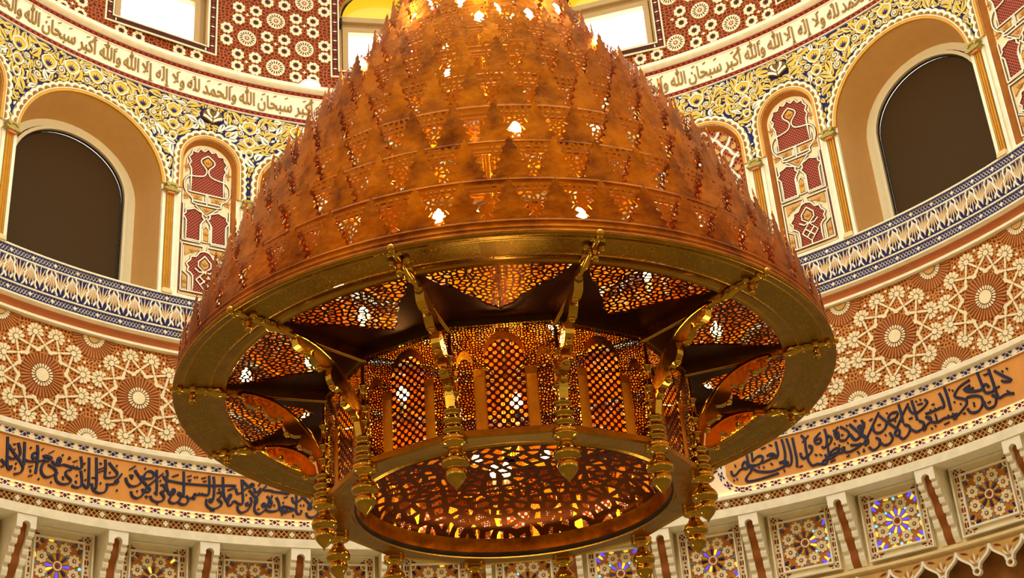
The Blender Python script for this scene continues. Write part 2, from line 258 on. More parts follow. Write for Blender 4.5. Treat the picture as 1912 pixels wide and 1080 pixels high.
class Mesh:
    """collects polygons; points are given in a 2-D chart (a, b, h) or as plain xyz, and a map turns them into metres"""
    def __init__(self):
        self.v = []; self.f = []; self.m = []; self.uv = []; self.names = []; self.smooth = []
    def mat(self, n):
        if n not in self.names: self.names.append(n)
        return self.names.index(n)
    def add(self, pts, uvs=None):
        k = len(self.v)
        self.v.extend(pts)
        self.uv.extend(uvs if uvs is not None else [(p[0], p[1]) for p in pts])
        return k
    def face(self, idx, m, smooth=False):
        self.f.append(idx); self.m.append(self.mat(m)); self.smooth.append(smooth)
    def build(self, name, parent=None, fmap=None, base=(0, 0, 0)):
        V = np.array(self.v, dtype=float)
        if fmap: V = fmap(V)
        V = V - np.array(base, float)
        me = bpy.data.meshes.new(name)
        me.from_pydata(V.tolist(), [], self.f)
        for n in self.names: me.materials.append(MATS[n])
        me.polygons.foreach_set('material_index', self.m)
        me.polygons.foreach_set('use_smooth', self.smooth)
        at = me.attributes.new('uvm', 'FLOAT_VECTOR', 'POINT')
        U = np.zeros((len(V), 3), dtype=np.float32); U[:, :2] = np.array(self.uv, dtype=np.float32)
        at.data.foreach_set('vector', U.ravel())
        me.update()
        o = bpy.data.objects.new(name, me); COL.objects.link(o)
        if parent: o.parent = parent
        o.location = base if not parent else (0, 0, 0)
        return o

def wallmap(V):
    """(azimuth, height, radius) in drum radii -> metres; azimuth 0 is straight ahead of the viewer"""
    r = V[:, 2]*S
    return np.stack([r*np.sin(V[:, 0]), r*np.cos(V[:, 0]), Z0 + S*V[:, 1]], 1)

def merge(dst, src):
    off = dst.add(src.v, src.uv)
    for f, mi, sm in zip(src.f, src.m, src.smooth): dst.face([off+x for x in f], src.names[mi], sm)

class Rel(Mesh):
    """relief on the drum wall of radius R: shapes in (u = azimuth, v = height), raised inwards by t"""
    def __init__(self, R=1.0):
        super().__init__(); self.R = R
    def P(self, u, v, t=0.0): return (u, v, self.R - t)
    def poly(self, pts, m, t=0.002, side=True, t0=0.0):
        n = len(pts)
        k = self.add([self.P(u, v, t) for u, v in pts])
        self.face(list(range(k, k+n)), m)
        if side:
            j = self.add([self.P(u, v, t0) for u, v in pts])
            for i in range(n):
                self.face([k+i, k+(i+1) % n, j+(i+1) % n, j+i], m)
    def ring(self, A, B, m, t=0.002, side=True, closed=True, t0=0.0):
        n = len(A)
        ka = self.add([self.P(u, v, t) for u, v in A]); kb = self.add([self.P(u, v, t) for u, v in B])
        e = n if closed else n-1
        for i in range(e):
            j = (i+1) % n
            self.face([ka+i, ka+j, kb+j, kb+i], m)
        if side:
            sa = self.add([self.P(u, v, t0) for u, v in A]); sb = self.add([self.P(u, v, t0) for u, v in B])
            for i in range(e):
                j = (i+1) % n
                self.face([ka+i, ka+j, sa+j, sa+i], m); self.face([kb+i, kb+j, sb+j, sb+i], m)
            if not closed:
                self.face([ka, kb, sb, sa], m); self.face([ka+n-1, kb+n-1, sb+n-1, sa+n-1], m)
    def stroke(self, pts, w, m, t=0.002, side=True, closed=False, taper=False, nib=None):
        n = len(pts); A = []; B = []
        for i in range(n):
            a = pts[(i-1) % n] if (closed or i > 0) else pts[i]
            b = pts[(i+1) % n] if (closed or i < n-1) else pts[i]
            dx, dy = b[0]-a[0], b[1]-a[1]; l = hypot(dx, dy) or 1e-9
            ww = w[i] if isinstance(w, (list, tuple)) else w
            if taper: ww *= 0.35+0.65*sin(pi*(i+0.5)/n)**0.5
            if nib is not None: ww *= 0.55+0.6*abs(sin(atan2(dy, dx)-nib))
            nx, ny = -dy/l*ww/2, dx/l*ww/2
            A.append((pts[i][0]+nx, pts[i][1]+ny)); B.append((pts[i][0]-nx, pts[i][1]-ny))
        self.ring(A, B, m, t, side, closed)
    def sheet(self, u0, u1, v0, v1, m, n=None, t=0.0):
        n = n or max(1, int(abs(u1-u0)/0.03)+1)
        self.ring([(u0+(u1-u0)*i/n, v0) for i in range(n+1)], [(u0+(u1-u0)*i/n, v1) for i in range(n+1)], m, t, False, False)
    def lathe(self, u0, u1, prof, m, n=None):
        """prof: (radius, height) points, or (radius, height, material of the next span)"""
        n = n or max(1, int(abs(u1-u0)/0.025)+1)
        ks = []
        for q in prof:
            ks.append(self.add([(u0+(u1-u0)*i/n, q[1], q[0]) for i in range(n+1)]))
        for a in range(len(prof)-1):
            mm = prof[a][2] if len(prof[a]) > 2 else m
            for i in range(n):
                self.face([ks[a]+i, ks[a]+i+1, ks[a+1]+i+1, ks[a+1]+i], mm)
    def done(self, name, parent=None, base=(0, 0, 0)):
        return self.build(name, parent, wallmap, base)

def disc(cx, cy, r, n=16, ph=0.0):
    return [(cx+r*cos(2*pi*i/n+ph), cy+r*sin(2*pi*i/n+ph)) for i in range(n)]
def flower(cx, cy, r, petals, depth=0.2, ph=0.0, k=4):
    n = petals*k
    return [(cx+r*(1-depth+depth*abs(cos(petals*(2*pi*i/n)/2))**0.6)*cos(2*pi*i/n+ph), cy+r*(1-depth+depth*abs(cos(petals*(2*pi*i/n)/2))**0.6)*sin(2*pi*i/n+ph)) for i in range(n)]
def star(cx, cy, r, k, inner=0.5, ph=0.0):
    return [(cx+(r if i % 2 == 0 else r*inner)*cos(pi*i/k+ph), cy+(r if i % 2 == 0 else r*inner)*sin(pi*i/k+ph)) for i in range(2*k)]
def capsule(x0, y0, x1, y1, w, w1=None, n=3):
    a = atan2(y1-y0, x1-x0); r0 = w/2; r1 = (w if w1 is None else w1)/2
    o = [(x1+r1*cos(a-pi/2+pi*i/n), y1+r1*sin(a-pi/2+pi*i/n)) for i in range(n+1)]
    o += [(x0+r0*cos(a+pi/2+pi*i/n), y0+r0*sin(a+pi/2+pi*i/n)) for i in range(n+1)]
    return o
def leaf(x, y, ang, L, w, curve=0.0, n=6, fat=0.8):
    A = []; B = []
    px, py, th = x, y, ang
    for i in range(n+1):
        t = i/n
        ww = w/2*sin(pi*t**fat) if 0 < t < 1 else 0.0
        A.append((px-sin(th)*ww, py+cos(th)*ww)); B.append((px+sin(th)*ww, py-cos(th)*ww))
        th += curve/n
        px += L/n*cos(th); py += L/n*sin(th)
    return A[:1]+A[1:-1]+A[-1:]+B[-2:0:-1]
def spiral(cx, cy, r0, r1, a0, turns, n=22):
    return [(cx+(r0+(r1-r0)*i/n)*cos(a0+turns*2*pi*i/n), cy+(r0+(r1-r0)*i/n)*sin(a0+turns*2*pi*i/n)) for i in range(n+1)]
def smooth_line(P, k=2):
    P = np.array(P, float)
    if len(P) < 3: return [tuple(p) for p in P]
    out = []
    for i in range(len(P)-1):
        p0 = P[max(i-1, 0)]; p1 = P[i]; p2 = P[i+1]; p3 = P[min(i+2, len(P)-1)]
        for q in range(k):
            t = q/k
            out.append(tuple(.5*((2*p1)+(-p0+p2)*t+(2*p0-5*p1+4*p2-p3)*t*t+(-p0+3*p1-3*p2+p3)*t**3)))
    out.append(tuple(P[-1]))
    return out
def arch_path(uc, a, vsp, vb, d=0.0, n=24):
    """left foot, round the semicircle, right foot; d = offset outwards"""
    r = a+d
    pts = [(uc-r, vb+(vsp-vb)*i/6) for i in range(6)]
    pts += [(uc-r*cos(pi*i/n), vsp+r*sin(pi*i/n)) for i in range(n+1)]
    pts += [(uc+r, vsp-(vsp-vb)*(i+1)/6) for i in range(6)]
    return pts
# ================================================================== THE DRUM
U0, U1 = rad(-74), rad(74)
BW, BA, BB = rad(18.84), rad(9.07), rad(11.42)      # window bay, narrow panel bay, diaper panel bay
WC = [rad(-47.15), rad(1.27), rad(49.70)]           # arched windows
def bay_layout():
    w = []; a = []; b = []; e = []
    for c in WC:
        w.append(c); e += [c-BW/2, c+BW/2]
        a += [c-BW/2-BA/2, c+BW/2+BA/2]
        e += [c-BW/2-BA, c+BW/2+BA]
    for c0, c1 in zip(WC[:-1], WC[1:]): b.append((c0+c1)/2)
    return w, sorted(a), b, sorted(set(round(x, 5) for x in e))
BAY_W, BAY_A, BAY_B, EDGES = bay_layout()
V_LEAF0, V_LEAF1 = 1.1036, 1.1925
V_CAP = 1.4140
A_W, SP_W = 0.1487, 1.4130
A_A, SP_A, VB_A = 0.0560, 1.4970, 1.2020
A_B, SP_B = 0.0765, 1.4690
openings = [(c, A_W, SP_W, 1.185) for c in BAY_W]+[(c, A_A, SP_A, VB_A) for c in BAY_A]+[(c, A_B, SP_B, VB_A) for c in BAY_B]

def wall_with_openings(R, u0, u1, v0, v1, ops, m, name, kind='structure'):
    r = Rel(R)
    us = set([u0, u1])
    n = int((u1-u0)/0.025)
    for i in range(n+1): us.add(u0+(u1-u0)*i/n)
    for c, a, sp, vb in ops:
        for i in range(25):
            us.add(c-a*cos(pi*i/24)); us.add(c+a*cos(pi*i/24))
    us = sorted(x for x in us if u0 <= x <= u1)
    def hole(u):
        for c, a, sp, vb in ops:
            if abs(u-c) < a: return c, a, sp, vb
    for x0, x1 in zip(us[:-1], us[1:]):
        if x1-x0 < 1e-9: continue
        h = hole((x0+x1)/2)
        if not h:
            k = r.add([r.P(x0, v0), r.P(x1, v0), r.P(x1, v1), r.P(x0, v1)]); r.face([k, k+1, k+2, k+3], m)
        else:
            c, a, sp, vb = h
            t0 = sp+sqrt(max(0, a*a-(x0-c)**2)); t1 = sp+sqrt(max(0, a*a-(x1-c)**2))
            k = r.add([r.P(x0, t0), r.P(x1, t1), r.P(x1, v1), r.P(x0, v1)]); r.face([k, k+1, k+2, k+3], m)
            if vb > v0:
                k = r.add([r.P(x0, v0), r.P(x1, v0), r.P(x1, vb), r.P(x0, vb)]); r.face([k, k+1, k+2, k+3], m)
    return r

# ---- the arcade wall: painted plaster ground, navy above the arches
ar = wall_with_openings(1.0, U0, U1, 1.185, 1.6500, openings, 'cream', 'wall_arcade')
tag(ar.done('wall_arcade'), kind='structure')

# ---- spandrel carving ------------------------------------------------
def arch_top(u):
    best = 0.0
    for c, a, sp, vb in openings:
        d = abs(u-c); r = a+0.0185
        if d < r: best = max(best, sp+sqrt(r*r-d*d))
    return best
def sp_ok(pts, pad=0.0006):
    for u, v in pts:
        if v > 1.6335-pad or v < 1.432: return False
        if v < arch_top(u)+pad: return False
    return True
class Occ:
    def __init__(self, u0, u1, v0, v1, s=0.0011):
        self.u0, self.v0, self.s = u0, v0, s
        self.g = np.zeros((int((u1-u0)/s)+2, int((v1-v0)/s)+2), bool)
    def cells(self, pts):
        P = np.array(pts); a = P.min(0); b = P.max(0); s = self.s
        i0, j0 = int((a[0]-self.u0)/s), int((a[1]-self.v0)/s); i1, j1 = int((b[0]-self.u0)/s)+1, int((b[1]-self.v0)/s)+1
        if i0 < 0 or j0 < 0 or i1 >= self.g.shape[0] or j1 >= self.g.shape[1]: return None
        X, Y = np.meshgrid(self.u0+(np.arange(i0, i1+1)+.5)*s, self.v0+(np.arange(j0, j1+1)+.5)*s, indexing='ij')
        ins = np.zeros(X.shape, bool); n = len(P)
        for k in range(n):
            x1, y1 = P[k]; x2, y2 = P[(k+1) % n]
            c = ((y1 > Y) != (y2 > Y))
            with np.errstate(divide='ignore', invalid='ignore'):
                ins ^= c & (X < (x2-x1)*(Y-y1)/(y2-y1+1e-15)+x1)
        return i0, j0, i1, j1, ins
    def free(self, pts, tol=0.06):
        c = self.cells(pts)
        if c is None: return False
        i0, j0, i1, j1, ins = c
        n = ins.sum()
        return n > 0 and (self.g[i0:i1+1, j0:j1+1] & ins).sum() <= tol*n
    def mark(self, pts):
        c = self.cells(pts)
        if c is None: return
        i0, j0, i1, j1, ins = c
        self.g[i0:i1+1, j0:j1+1] |= ins

def spandrels():
    r = Rel(1.0); rng = random.Random(5)
    # navy ground between arches and frieze
    us = np.linspace(U0, U1, 900)
    lo = [max(arch_top(u), 1.432) for u in us]
    r.ring([(u, min(l, 1.633)) for u, l in zip(us, lo)], [(u, 1.634) for u in us], 'navy', 0.0006, False, False)
    occ = Occ(U0, U1, 1.42, 1.65)
    def put(pts, m, t, mark=True):
        r.poly(pts, m, t)
        if mark: occ.mark(pts)
    def fancy_leaf(u, v, a, L, w, cv, tol=0.05, white=False):
        p = leaf(u, v, a, L, w, cv, 6)
        if not sp_ok(p) or not occ.free(p, tol): return False
        put(p, 'ivory' if white else 'ochre', 0.0028)
        if L > 0.011:
            # a white edge along one side and a dark vein cut into the blade
            h = len(p)//2
            side = p[:h+1]
            r.stroke(side, 0.0011, 'ivory', 0.0036, False, taper=True)
            c = leaf(u, v, a+0.05, L*0.72, w*0.16, cv*0.8, 4)
            r.poly(c, 'navy', 0.0031, False)
        return True
    # motif on the axis between two arches and over every arch
    axes = sorted(EDGES+BAY_A+BAY_B+BAY_W)
    def palmette(u, v, h, w):
        o = [(u, v+h), (u+w*.55, v+h*.72), (u+w*.5, v+h*.32), (u+w*.2, v+h*.08), (u, v)]
        P = smooth_line(o, 3); P2 = [(2*u-x, y) for x, y in P]
        ol = P+P2[-2:0:-1]
        if not sp_ok(ol) or not occ.free(ol, 0.02): return False
        put(ol, 'ochre', 0.0024)
        r.stroke(ol, 0.0024, 'ivory', 0.004, True, True)
        for k in range(-2, 3):
            r.poly(leaf(u, v+h*.22, pi/2+k*0.42, h*(.52-.06*abs(k)), h*.09, -k*.1, 4), 'navy', 0.003, False)
        return True
    def swirl(u, v, rr, a0, d):
        ds = disc(u, v, rr*1.05, 14)
        if not sp_ok(ds) or not occ.free(ds, 0.08): return False
        put(ds, 'ochre', 0.0016)
        r.stroke(spiral(u, v, rr*.12, rr*.88, a0, 1.5*d, 24), rr*.24, 'ivory', 0.0038, True, taper=True)
        r.stroke(spiral(u, v, rr*.3, rr*1.02, a0+.5, 1.3*d, 20), rr*.10, 'navy', 0.0030, False)
        return True
    def place(u, d=1):
        """one axis: ogee palmette with swirls either side"""
        top = 1.6300; low = arch_top(u)
        if low < 1.45: low = 1.47
        room = top-low
        h = min(0.030, room*.62)
        v = top-h-0.006 if room < .12 else 1.585
        palmette(u, v, h, h*.86)
        for s in (1, -1):
            swirl(u+s*h*.62, v-h*.06, h*.26, pi/2, s); swirl(u+s*h*.98, v+h*.78, h*.22, -pi/2, -s)
        if room > .1:
            palmette(u, v-h*1.05, h*.8, h*.62)
            for s in (1, -1):
                swirl(u+s*h*.50, v-h*.62, h*.2, pi/2, -s)
            palmette(u, v-h*1.85, h*.62, h*.42)
    for u in axes:
        if u in BAY_A: continue
        if U0+.05 < u < U1-.05: place(u)
    # more palmettes and swirls along the frieze, mirrored about every axis
    for c in BAY_W:
        for s in (1, -1):
            for du in (0.052, 0.100, 0.142):
                lo_ = arch_top(c+s*du)
                v = (lo_+1.632)/2-0.012
                hh = min(0.032, (1.632-lo_)*.6)
                palmette(c+s*du, v, hh, hh*.8)
                for q in (1, -1): swirl(c+s*du+q*hh*.66, v+hh*.02, hh*.28, pi/2, q)
    # fill what is left with curled leaves, mirrored in pairs, big ones first
    for c in BAY_A: occ.mark([(c-.021, 1.589), (c+.021, 1.589), (c+.021, 1.622), (c-.021, 1.622)])
    spans = sorted(EDGES+BAY_A+BAY_B+BAY_W)
    for L, tries in ((0.032, 1500), (0.025, 2600), (0.019, 5000), (0.014, 8000), (0.010, 10000), (0.007, 8000)):
        for _ in range(tries):
            u = rng.uniform(rad(-63), rad(66)); v = rng.uniform(1.44, 1.632)
            if v < arch_top(u): continue
            ax = min(spans, key=lambda x: abs(x-u))
            a = rng.uniform(0, 2*pi); cv = rng.choice((-1, 1))*rng.uniform(.5, 1.7); wh = rng.random() < .16
            w = L*rng.uniform(.34, .56)
            if fancy_leaf(u, v, a, L, w, cv, 0.10, wh):
                fancy_leaf(2*ax-u, v, pi-a, L, w, -cv, 0.12, wh)
    o = r.done('trim_1'); tag(o, kind='structure')
spandrels()

# ---- scalloped arch borders --------------------------------------------
def arch_border(c, a, sp, name='trim_2'):
    r = Rel(1.0)
    vb = V_CAP+0.014
    L = 2*(sp-vb)+pi*(a+.010)
    n = max(8, int(round(L/0.0168)))
    def at(s, d):
        leg = sp-vb; rr = a+.010
        if s < leg: return (c-a-d, vb+s)
        if s > leg+pi*rr: return (c+a+d, sp-(s-leg-pi*rr))
        t = (s-leg)/rr
        return (c-(a+d)*cos(t), sp+(a+d)*sin(t))
    q = 8; N = n*q
    ss = [L*i/N for i in range(N+1)]
    # gilded floor, plain inner rail, scalloped outer rail with cups between them
    r.ring([at(s, -.0004) for s in ss], [at(s, .0185) for s in ss], 'ochre', 0.0005, False, False)
    r.ring([at(s, -.0004) for s in ss], [at(s, .0050) for s in ss], 'gold_paint', 0.0042, True, False)
    r.ring([at(s, .0050) for s in ss], [at(s, .0068) for s in ss], 'cream', 0.0050, True, False)
    outer = []; inner = []
    for i, s in enumerate(ss):
        ph = (i % q)/q
        b = abs(sin(pi*ph))
        outer.append(at(s, .0155+.0034*b))
        inner.append(at(s, .0072+.0062*(b**.55)))
    r.ring(inner, outer, 'cream', 0.0050, True, False)
    for i in range(n):       # half-round cups, one in every scallop
        s0 = L*(i+.5)/n
        cup = [at(s0+.0052*cos(pi*k/8), .0072+.0056*sin(pi*k/8)) for k in range(9)]
        r.poly(cup, 'soffit' if False else 'niche_gold', 0.0012, False)
    return tag(r.done(name), kind='structure')
for c, a, sp, vb in openings:
    arch_border(c, a, sp)
# little blue studs on the strip between neighbouring borders, pilaster strips under the capitals
def pilasters():
    r = Rel(1.0)
    for e in EDGES:
        for k in range(5):
            v = 1.437+k*0.0125
            if arch_top(e) < v-0.003: r.poly(star(e, v, .0022, 4, .55), 'navy', .0014, False)
        for s in (1, -1):
            r.ring([(e+s*.0085, 1.193), (e+s*.0085, V_CAP)], [(e+s*.0150, 1.193), (e+s*.0150, V_CAP)], 'ivory', .004, True, False)
    tag(r.done('trim_3'), kind='structure')
pilasters()

# ---- arched windows: deep plain reveal, white frame, brown roller blind
R_WIN = 1.08
def arched_window(n, c):
    root = tag(empty('window_%d' % n, (S*R_WIN*sin(c), S*R_WIN*cos(c), Z0+S*1.2)), kind='structure')
    base = tuple(root.location)
    r = Rel(1.0)
    ao = A_W; ai = 0.1400/R_WIN
    P0 = arch_path(c, ao, SP_W, 1.185)
    steps = 6
    rows = []
    for k in range(steps+1):
        t = k/steps
        aa = ao+(ai-ao)*t; sp = SP_W+(1.410-SP_W)*t; vb = 1.185
        rows.append(r.add([(u, v, 1.0+(R_WIN-1.0)*t) for u, v in arch_path(c, aa, sp, vb)]))
    m = len(P0)
    for k in range(steps):
        for i in range(m-1): r.face([rows[k]+i, rows[k]+i+1, rows[k+1]+i+1, rows[k+1]+i], 'soffit', True)
    k = r.add([(c-ao, 1.185, 1.0), (c+ao, 1.185, 1.0), (c+ai, 1.185, R_WIN), (c-ai, 1.185, R_WIN)]); r.face([k, k+1, k+2, k+3], 'cream')
    r.done('reveal', root, base)
    f = Rel(R_WIN)
    aw = 0.1235/R_WIN; ab = 0.1168/R_WIN
    f.ring(arch_path(c, ai+.002, 1.410, 1.185), arch_path(c, aw+.0010, 1.410, 1.185), 'frame_white', .004, True, False)
    f.ring(arch_path(c, aw+.0024, 1.410, 1.185), arch_path(c, aw, 1.410, 1.185), 'dark_line', .0045, False, False)
    f.ring(arch_path(c, aw, 1.410, 1.185), arch_path(c, ab, 1.410, 1.185), 'frame_white', .010, True, False)
    f.ring(arch_path(c, ab, 1.410, 1.185), arch_path(c, ab-.0022, 1.410, 1.185), 'dark_line', .004, True, False)
    f.done('frame', root, base)
    b = Rel(R_WIN)
    A = arch_path(c, ab-.001, 1.410, 1.185)
    nn = len(A)//2
    # the cloth bellies very slightly
    cols = 14; ks = []
    for j in range(nn+1):
        u_l, v_l = A[j]; u_r, v_r = A[len(A)-1-j]
        ks.append(b.add([(u_l+(u_r-u_l)*i/cols, v_l, R_WIN+.003-.004*sin(pi*i/cols)*sin(pi*min(1, j/nn+.1))) for i in range(cols+1)]))
    for j in range(nn):
        for i in range(cols): b.face([ks[j]+i, ks[j]+i+1, ks[j+1]+i+1, ks[j+1]+i], 'blind_cloth', True)
    b.done('roller_blind', root, base)
    return root
for i, c in enumerate(BAY_W): arched_window(i+1, c)

# ---- colonnettes -----------------------------------------------------------
def colonnette(e, label):
    loc = (S*.992*sin(e), S*.992*cos(e), Z0+S*1.193)
    root = tag(empty('colonnette', loc), label, 'column', 'colonnettes of the arcade')
    r = Rel(.9985)
    hw = .0070
    prof = []
    for i in range(25):                    # three reeds side by side
        x = -hw+2*hw*i/24
        prof.append((x, .0030+.0042*abs(sin(3*pi*i/24))**.6))
    ka = r.add([(e+x, 1.203, 1-t) for x, t in prof]); kb = r.add([(e+x, V_CAP-.0100, 1-t) for x, t in prof])
    for i in range(24): r.face([ka+i, ka+i+1, kb+i+1, kb+i], 'gold_paint' if 3 < i % 8 < 7 or i % 8 < 3 else 'niche_gold', True)
    r.done('shaft', root, loc)
    b = Rel(.9985)
    for (h0, h1, w, t) in ((1.193, 1.198, .0098, .011), (1.198, 1.203, .0084, .009)):
        b.poly([(e-w, h0), (e+w, h0), (e+w, h1), (e-w, h1)], 'cream_warm', t)
    b.done('base', root, loc)
    cpt = Rel(.9985); rng = random.Random(int(e*1000))
    cpt.poly([(e-.0074, V_CAP-.0100), (e+.0074, V_CAP-.0100), (e+.0084, V_CAP-.0062), (e-.0084, V_CAP-.0062)], 'rose_cove', .010)
    cpt.poly([(e-.0086, V_CAP-.0062), (e+.0086, V_CAP-.0062), (e+.0112, V_CAP+.0075), (e-.0112, V_CAP+.0075)], 'capital_stone', .0105)
    for s in (1, -1):                      # curled acanthus leaves at the corners
        for k in range(3):
            cpt.poly(leaf(e+s*.0015*k*2, V_CAP-.0058, pi/2-s*(.25+.25*k), .0120, .0046, -s*.9, 5), 'capital_stone', .0130+.0007*k)
        cpt.poly(disc(e+s*.0085, V_CAP+.0050, .0026, 10), 'capital_stone', .0145)
    cpt.poly([(e-.0122, V_CAP+.0075), (e+.0122, V_CAP+.0075), (e+.0122, V_CAP+.0120), (e-.0122, V_CAP+.0120)], 'capital_stone', .0125)
    cpt.done('capital', root, loc)
    return root
def ordinal(i): return ['first', 'second', 'third', 'fourth', 'fifth', 'sixth', 'seventh', 'eighth', 'ninth', 'tenth', 'eleventh', 'twelfth', 'thirteenth', 'fourteenth', 'fifteenth', 'sixteenth'][i]
COLN = [e for e in EDGES if rad(-63) < e < rad(63)]
col_where = {0: 'at the far left, left of the left arched window', 1: 'just right of the left arched window', 2: 'between the left keyhole panel and the left trellis panel'}
for i, e in enumerate(COLN):
    n = len(COLN)
    if i in col_where: w = col_where[i]
    elif n-1-i == 0: w = 'at the far right, right of the right arched window'
    elif n-1-i == 1: w = 'just left of the right arched window'
    elif n-1-i == 2: w = 'between the right keyhole panel and the right trellis panel'
    else: w = 'behind the chandelier, %s from the left' % ordinal(i)
    colonnette(e, 'reeded gold colonnette with stone capital, '+w)

# ---- narrow panels in shallow gilt recesses ---------------------------------
def recess(root, c, a, sp, base, depth=.012):
    r = Rel(1.0); rows = []
    for t in (0, 1):
        rows.append(r.add([(u, v, 1+depth*t) for u, v in arch_path(c, a-.0005-.0070*t, sp, VB_A+.0005+.0055*t)]))
    m = len(arch_path(c, a, sp, VB_A))
    for i in range(m-1): r.face([rows[0]+i, rows[0]+i+1, rows[1]+i+1, rows[1]+i], 'niche_gold')
    r.face([rows[0], rows[1], rows[1]+m-1, rows[0]+m-1], 'niche_gold')
    return r.done('gilt_surround', root, base)
def panel_ground(c, a, sp, R, m):
    r = Rel(R); A = arch_path(c, a, sp, VB_A+.006); nn = len(A)//2
    ks = [r.add([(A[j][0]+(A[len(A)-1-j][0]-A[j][0])*i/8, A[j][1], R) for i in range(9)]) for j in range(nn+1)]
    for j in range(nn):
        for i in range(8): r.face([ks[j]+i, ks[j]+i+1, ks[j+1]+i+1, ks[j+1]+i], m)
    return r
# keyhole panel: drawn once in its own frame (x across in -1..1, y up in 0..1)
KX, KY = 0.0485, 0.340
def kp(txt):
    return [[tuple(float(z) for z in q.split(',')) for q in s.split()] for s in txt.split('|')]
K_NET = kp("-.70,.655 -.70,.80 -.80,.83 -.72,.855 -.82,.88 -.70,.905 -.66,.93 -.46,.925 -.34,.955 -.16,.94 0,.965 .16,.94 .34,.955 .46,.925 .66,.93 .70,.905 .82,.88 .72,.855 .80,.83 .70,.80 .70,.655|"
           "-.84,.345 -.84,.465 -.98,.49 -.86,.51 -.86,.53 -.66,.54 -.50,.55 -.34,.54 -.16,.53 -.16,.505 -.06,.485 -.20,.46 -.20,.345|"
           ".84,.345 .84,.465 .98,.49 .86,.51 .86,.53 .66,.54 .50,.55 .34,.54 .16,.53 .16,.505 .06,.485 .20,.46 .20,.345|"
           "-.48,.02 -.48,.12 -.70,.145 -.66,.17 -.76,.19 -.60,.215 -.56,.24 -.36,.245 -.22,.275 0,.285 .22,.275 .36,.245 .56,.24 .60,.215 .76,.19 .66,.17 .70,.145 .48,.12 .48,.02")
K_LINE = kp("0,.915 -.26,.885 -.28,.86 -.10,.83 -.04,.805 -.16,.775 -.50,.762 -.78,.755 -.96,.72 -.96,.67 -.80,.635 -.62,.612 -.62,.585|0,.915 .26,.885 .28,.86 .10,.83 .04,.805 .16,.775 .50,.762 .78,.755 .96,.72 .96,.67 .80,.635 .62,.612 .62,.585|"
            "-.78,.70 -.78,.655 -.06,.655 -.06,.600 -.62,.600|.78,.70 .78,.655 .06,.655 .06,.600 .62,.600|0,.655 0,.585|"
            "-.62,.588 -.42,.580 .42,.580 .62,.588|-.48,.572 0,.512 .48,.572|"
            "-.98,.335 -.24,.335 -.24,.45 0,.50 .24,.45 .24,.335 .98,.335|-.14,.345 -.14,.425 0,.45 .14,.425 .14,.345 -.14,.345|"
            "-.98,.315 -.10,.315 -.10,.285|.98,.315 .10,.315 .10,.285|-.98,.315 -.98,.02 -.66,.02 -.66,.115 -.90,.14|.98,.315 .98,.02 .66,.02 .66,.115 .90,.14|"
            "0,.255 -.26,.215 -.26,.185 0,.155 .26,.185 .26,.215 0,.255|-.40,.170 -.22,.150 0,.155 .22,.150 .40,.170|"
            "-.34,.10 0,.155 .34,.10 0,.045 -.34,.10|-.20,.125 .17,.072|.20,.125 -.17,.072|0,.045 0,.02|-.98,.02 .98,.02|-.98,.335 -.98,.57|.98,.335 .98,.57")
K_GOLD = kp("0,.90 -.18,.878 -.16,.858 0,.838 .16,.858 .18,.878|-.66,.642 -.20,.642 -.20,.615 -.66,.615|.66,.642 .20,.642 .20,.615 .66,.615|-.34,.567 .34,.567 0,.525|"
            "-.10,.355 -.10,.42 0,.438 .10,.42 .10,.355|-.84,.300 -.22,.300 -.22,.285 -.50,.275 -.66,.258 -.84,.24|.84,.300 .22,.300 .22,.285 .50,.275 .66,.258 .84,.24|"
            "0,.238 -.16,.212 -.16,.190 0,.170 .16,.190 .16,.212|-.90,.04 -.74,.04 -.74,.105 -.90,.12|.90,.04 .74,.04 .74,.105 .90,.12|"
            "-.93,.78 -.84,.79 -.93,.87|.93,.78 .84,.79 .93,.87|-.96,.60 -.74,.61 -.92,.66|.96,.60 .74,.61 .92,.66")
def keyhole_panel(c, label):
    base = (S*sin(c), S*cos(c), Z0+S*VB_A)
    root = tag(empty('keyhole_panel', base), label, 'wall panel', 'keyhole strapwork panels of the arcade')
    recess(root, c, A_A, SP_A, base)
    R = 1.012
    g = panel_ground(c, A_A-.0075, SP_A, R, 'petal'); g.done('ground', root, base)
    T = lambda p: (c+p[0]*KX*.97, VB_A+.008+p[1]*KY)
    n = Rel(R)
    for s in K_NET: n.poly([T(p) for p in s], 'red_honeycomb', .0010, False)
    n.done('red_lattice', root, base)
    w = Rel(R)
    for s in K_NET:
        P = smooth_line([T(p) for p in s], 2)
        w.stroke(P, .0050, 'braid_dark', .0014, False, True)
        w.stroke(P, .0026, 'ivory', .0030, True, True)
    for s in K_LINE:
        P = [T(p) for p in s]
        if len(P) > 8: P = smooth_line(P, 3)
        w.stroke(P, .0050, 'braid_dark', .0018, False)
        w.stroke(P, .0024, 'ivory', .0032, True)
    w.done('strapwork', root, base)
    for s in K_GOLD:
        go = Rel(R)
        P = [T(p) for p in s]; go.poly(P, 'gold_paint' if s[0][0] == 0 and s[0][1] > .8 or s[0] == (-.10, .355) else 'leaf_tan', .0026)
        cx = sum(p[0] for p in P)/len(P); cy = sum(p[1] for p in P)/len(P)
        for k in range(3): go.poly(leaf(cx, cy-.004, pi/2+(k-1)*.8, .009, .0028, 0, 4), 'niche_gold', .0034, False)
        go.done('gilt_leaf_inlay', root, base)
    return root
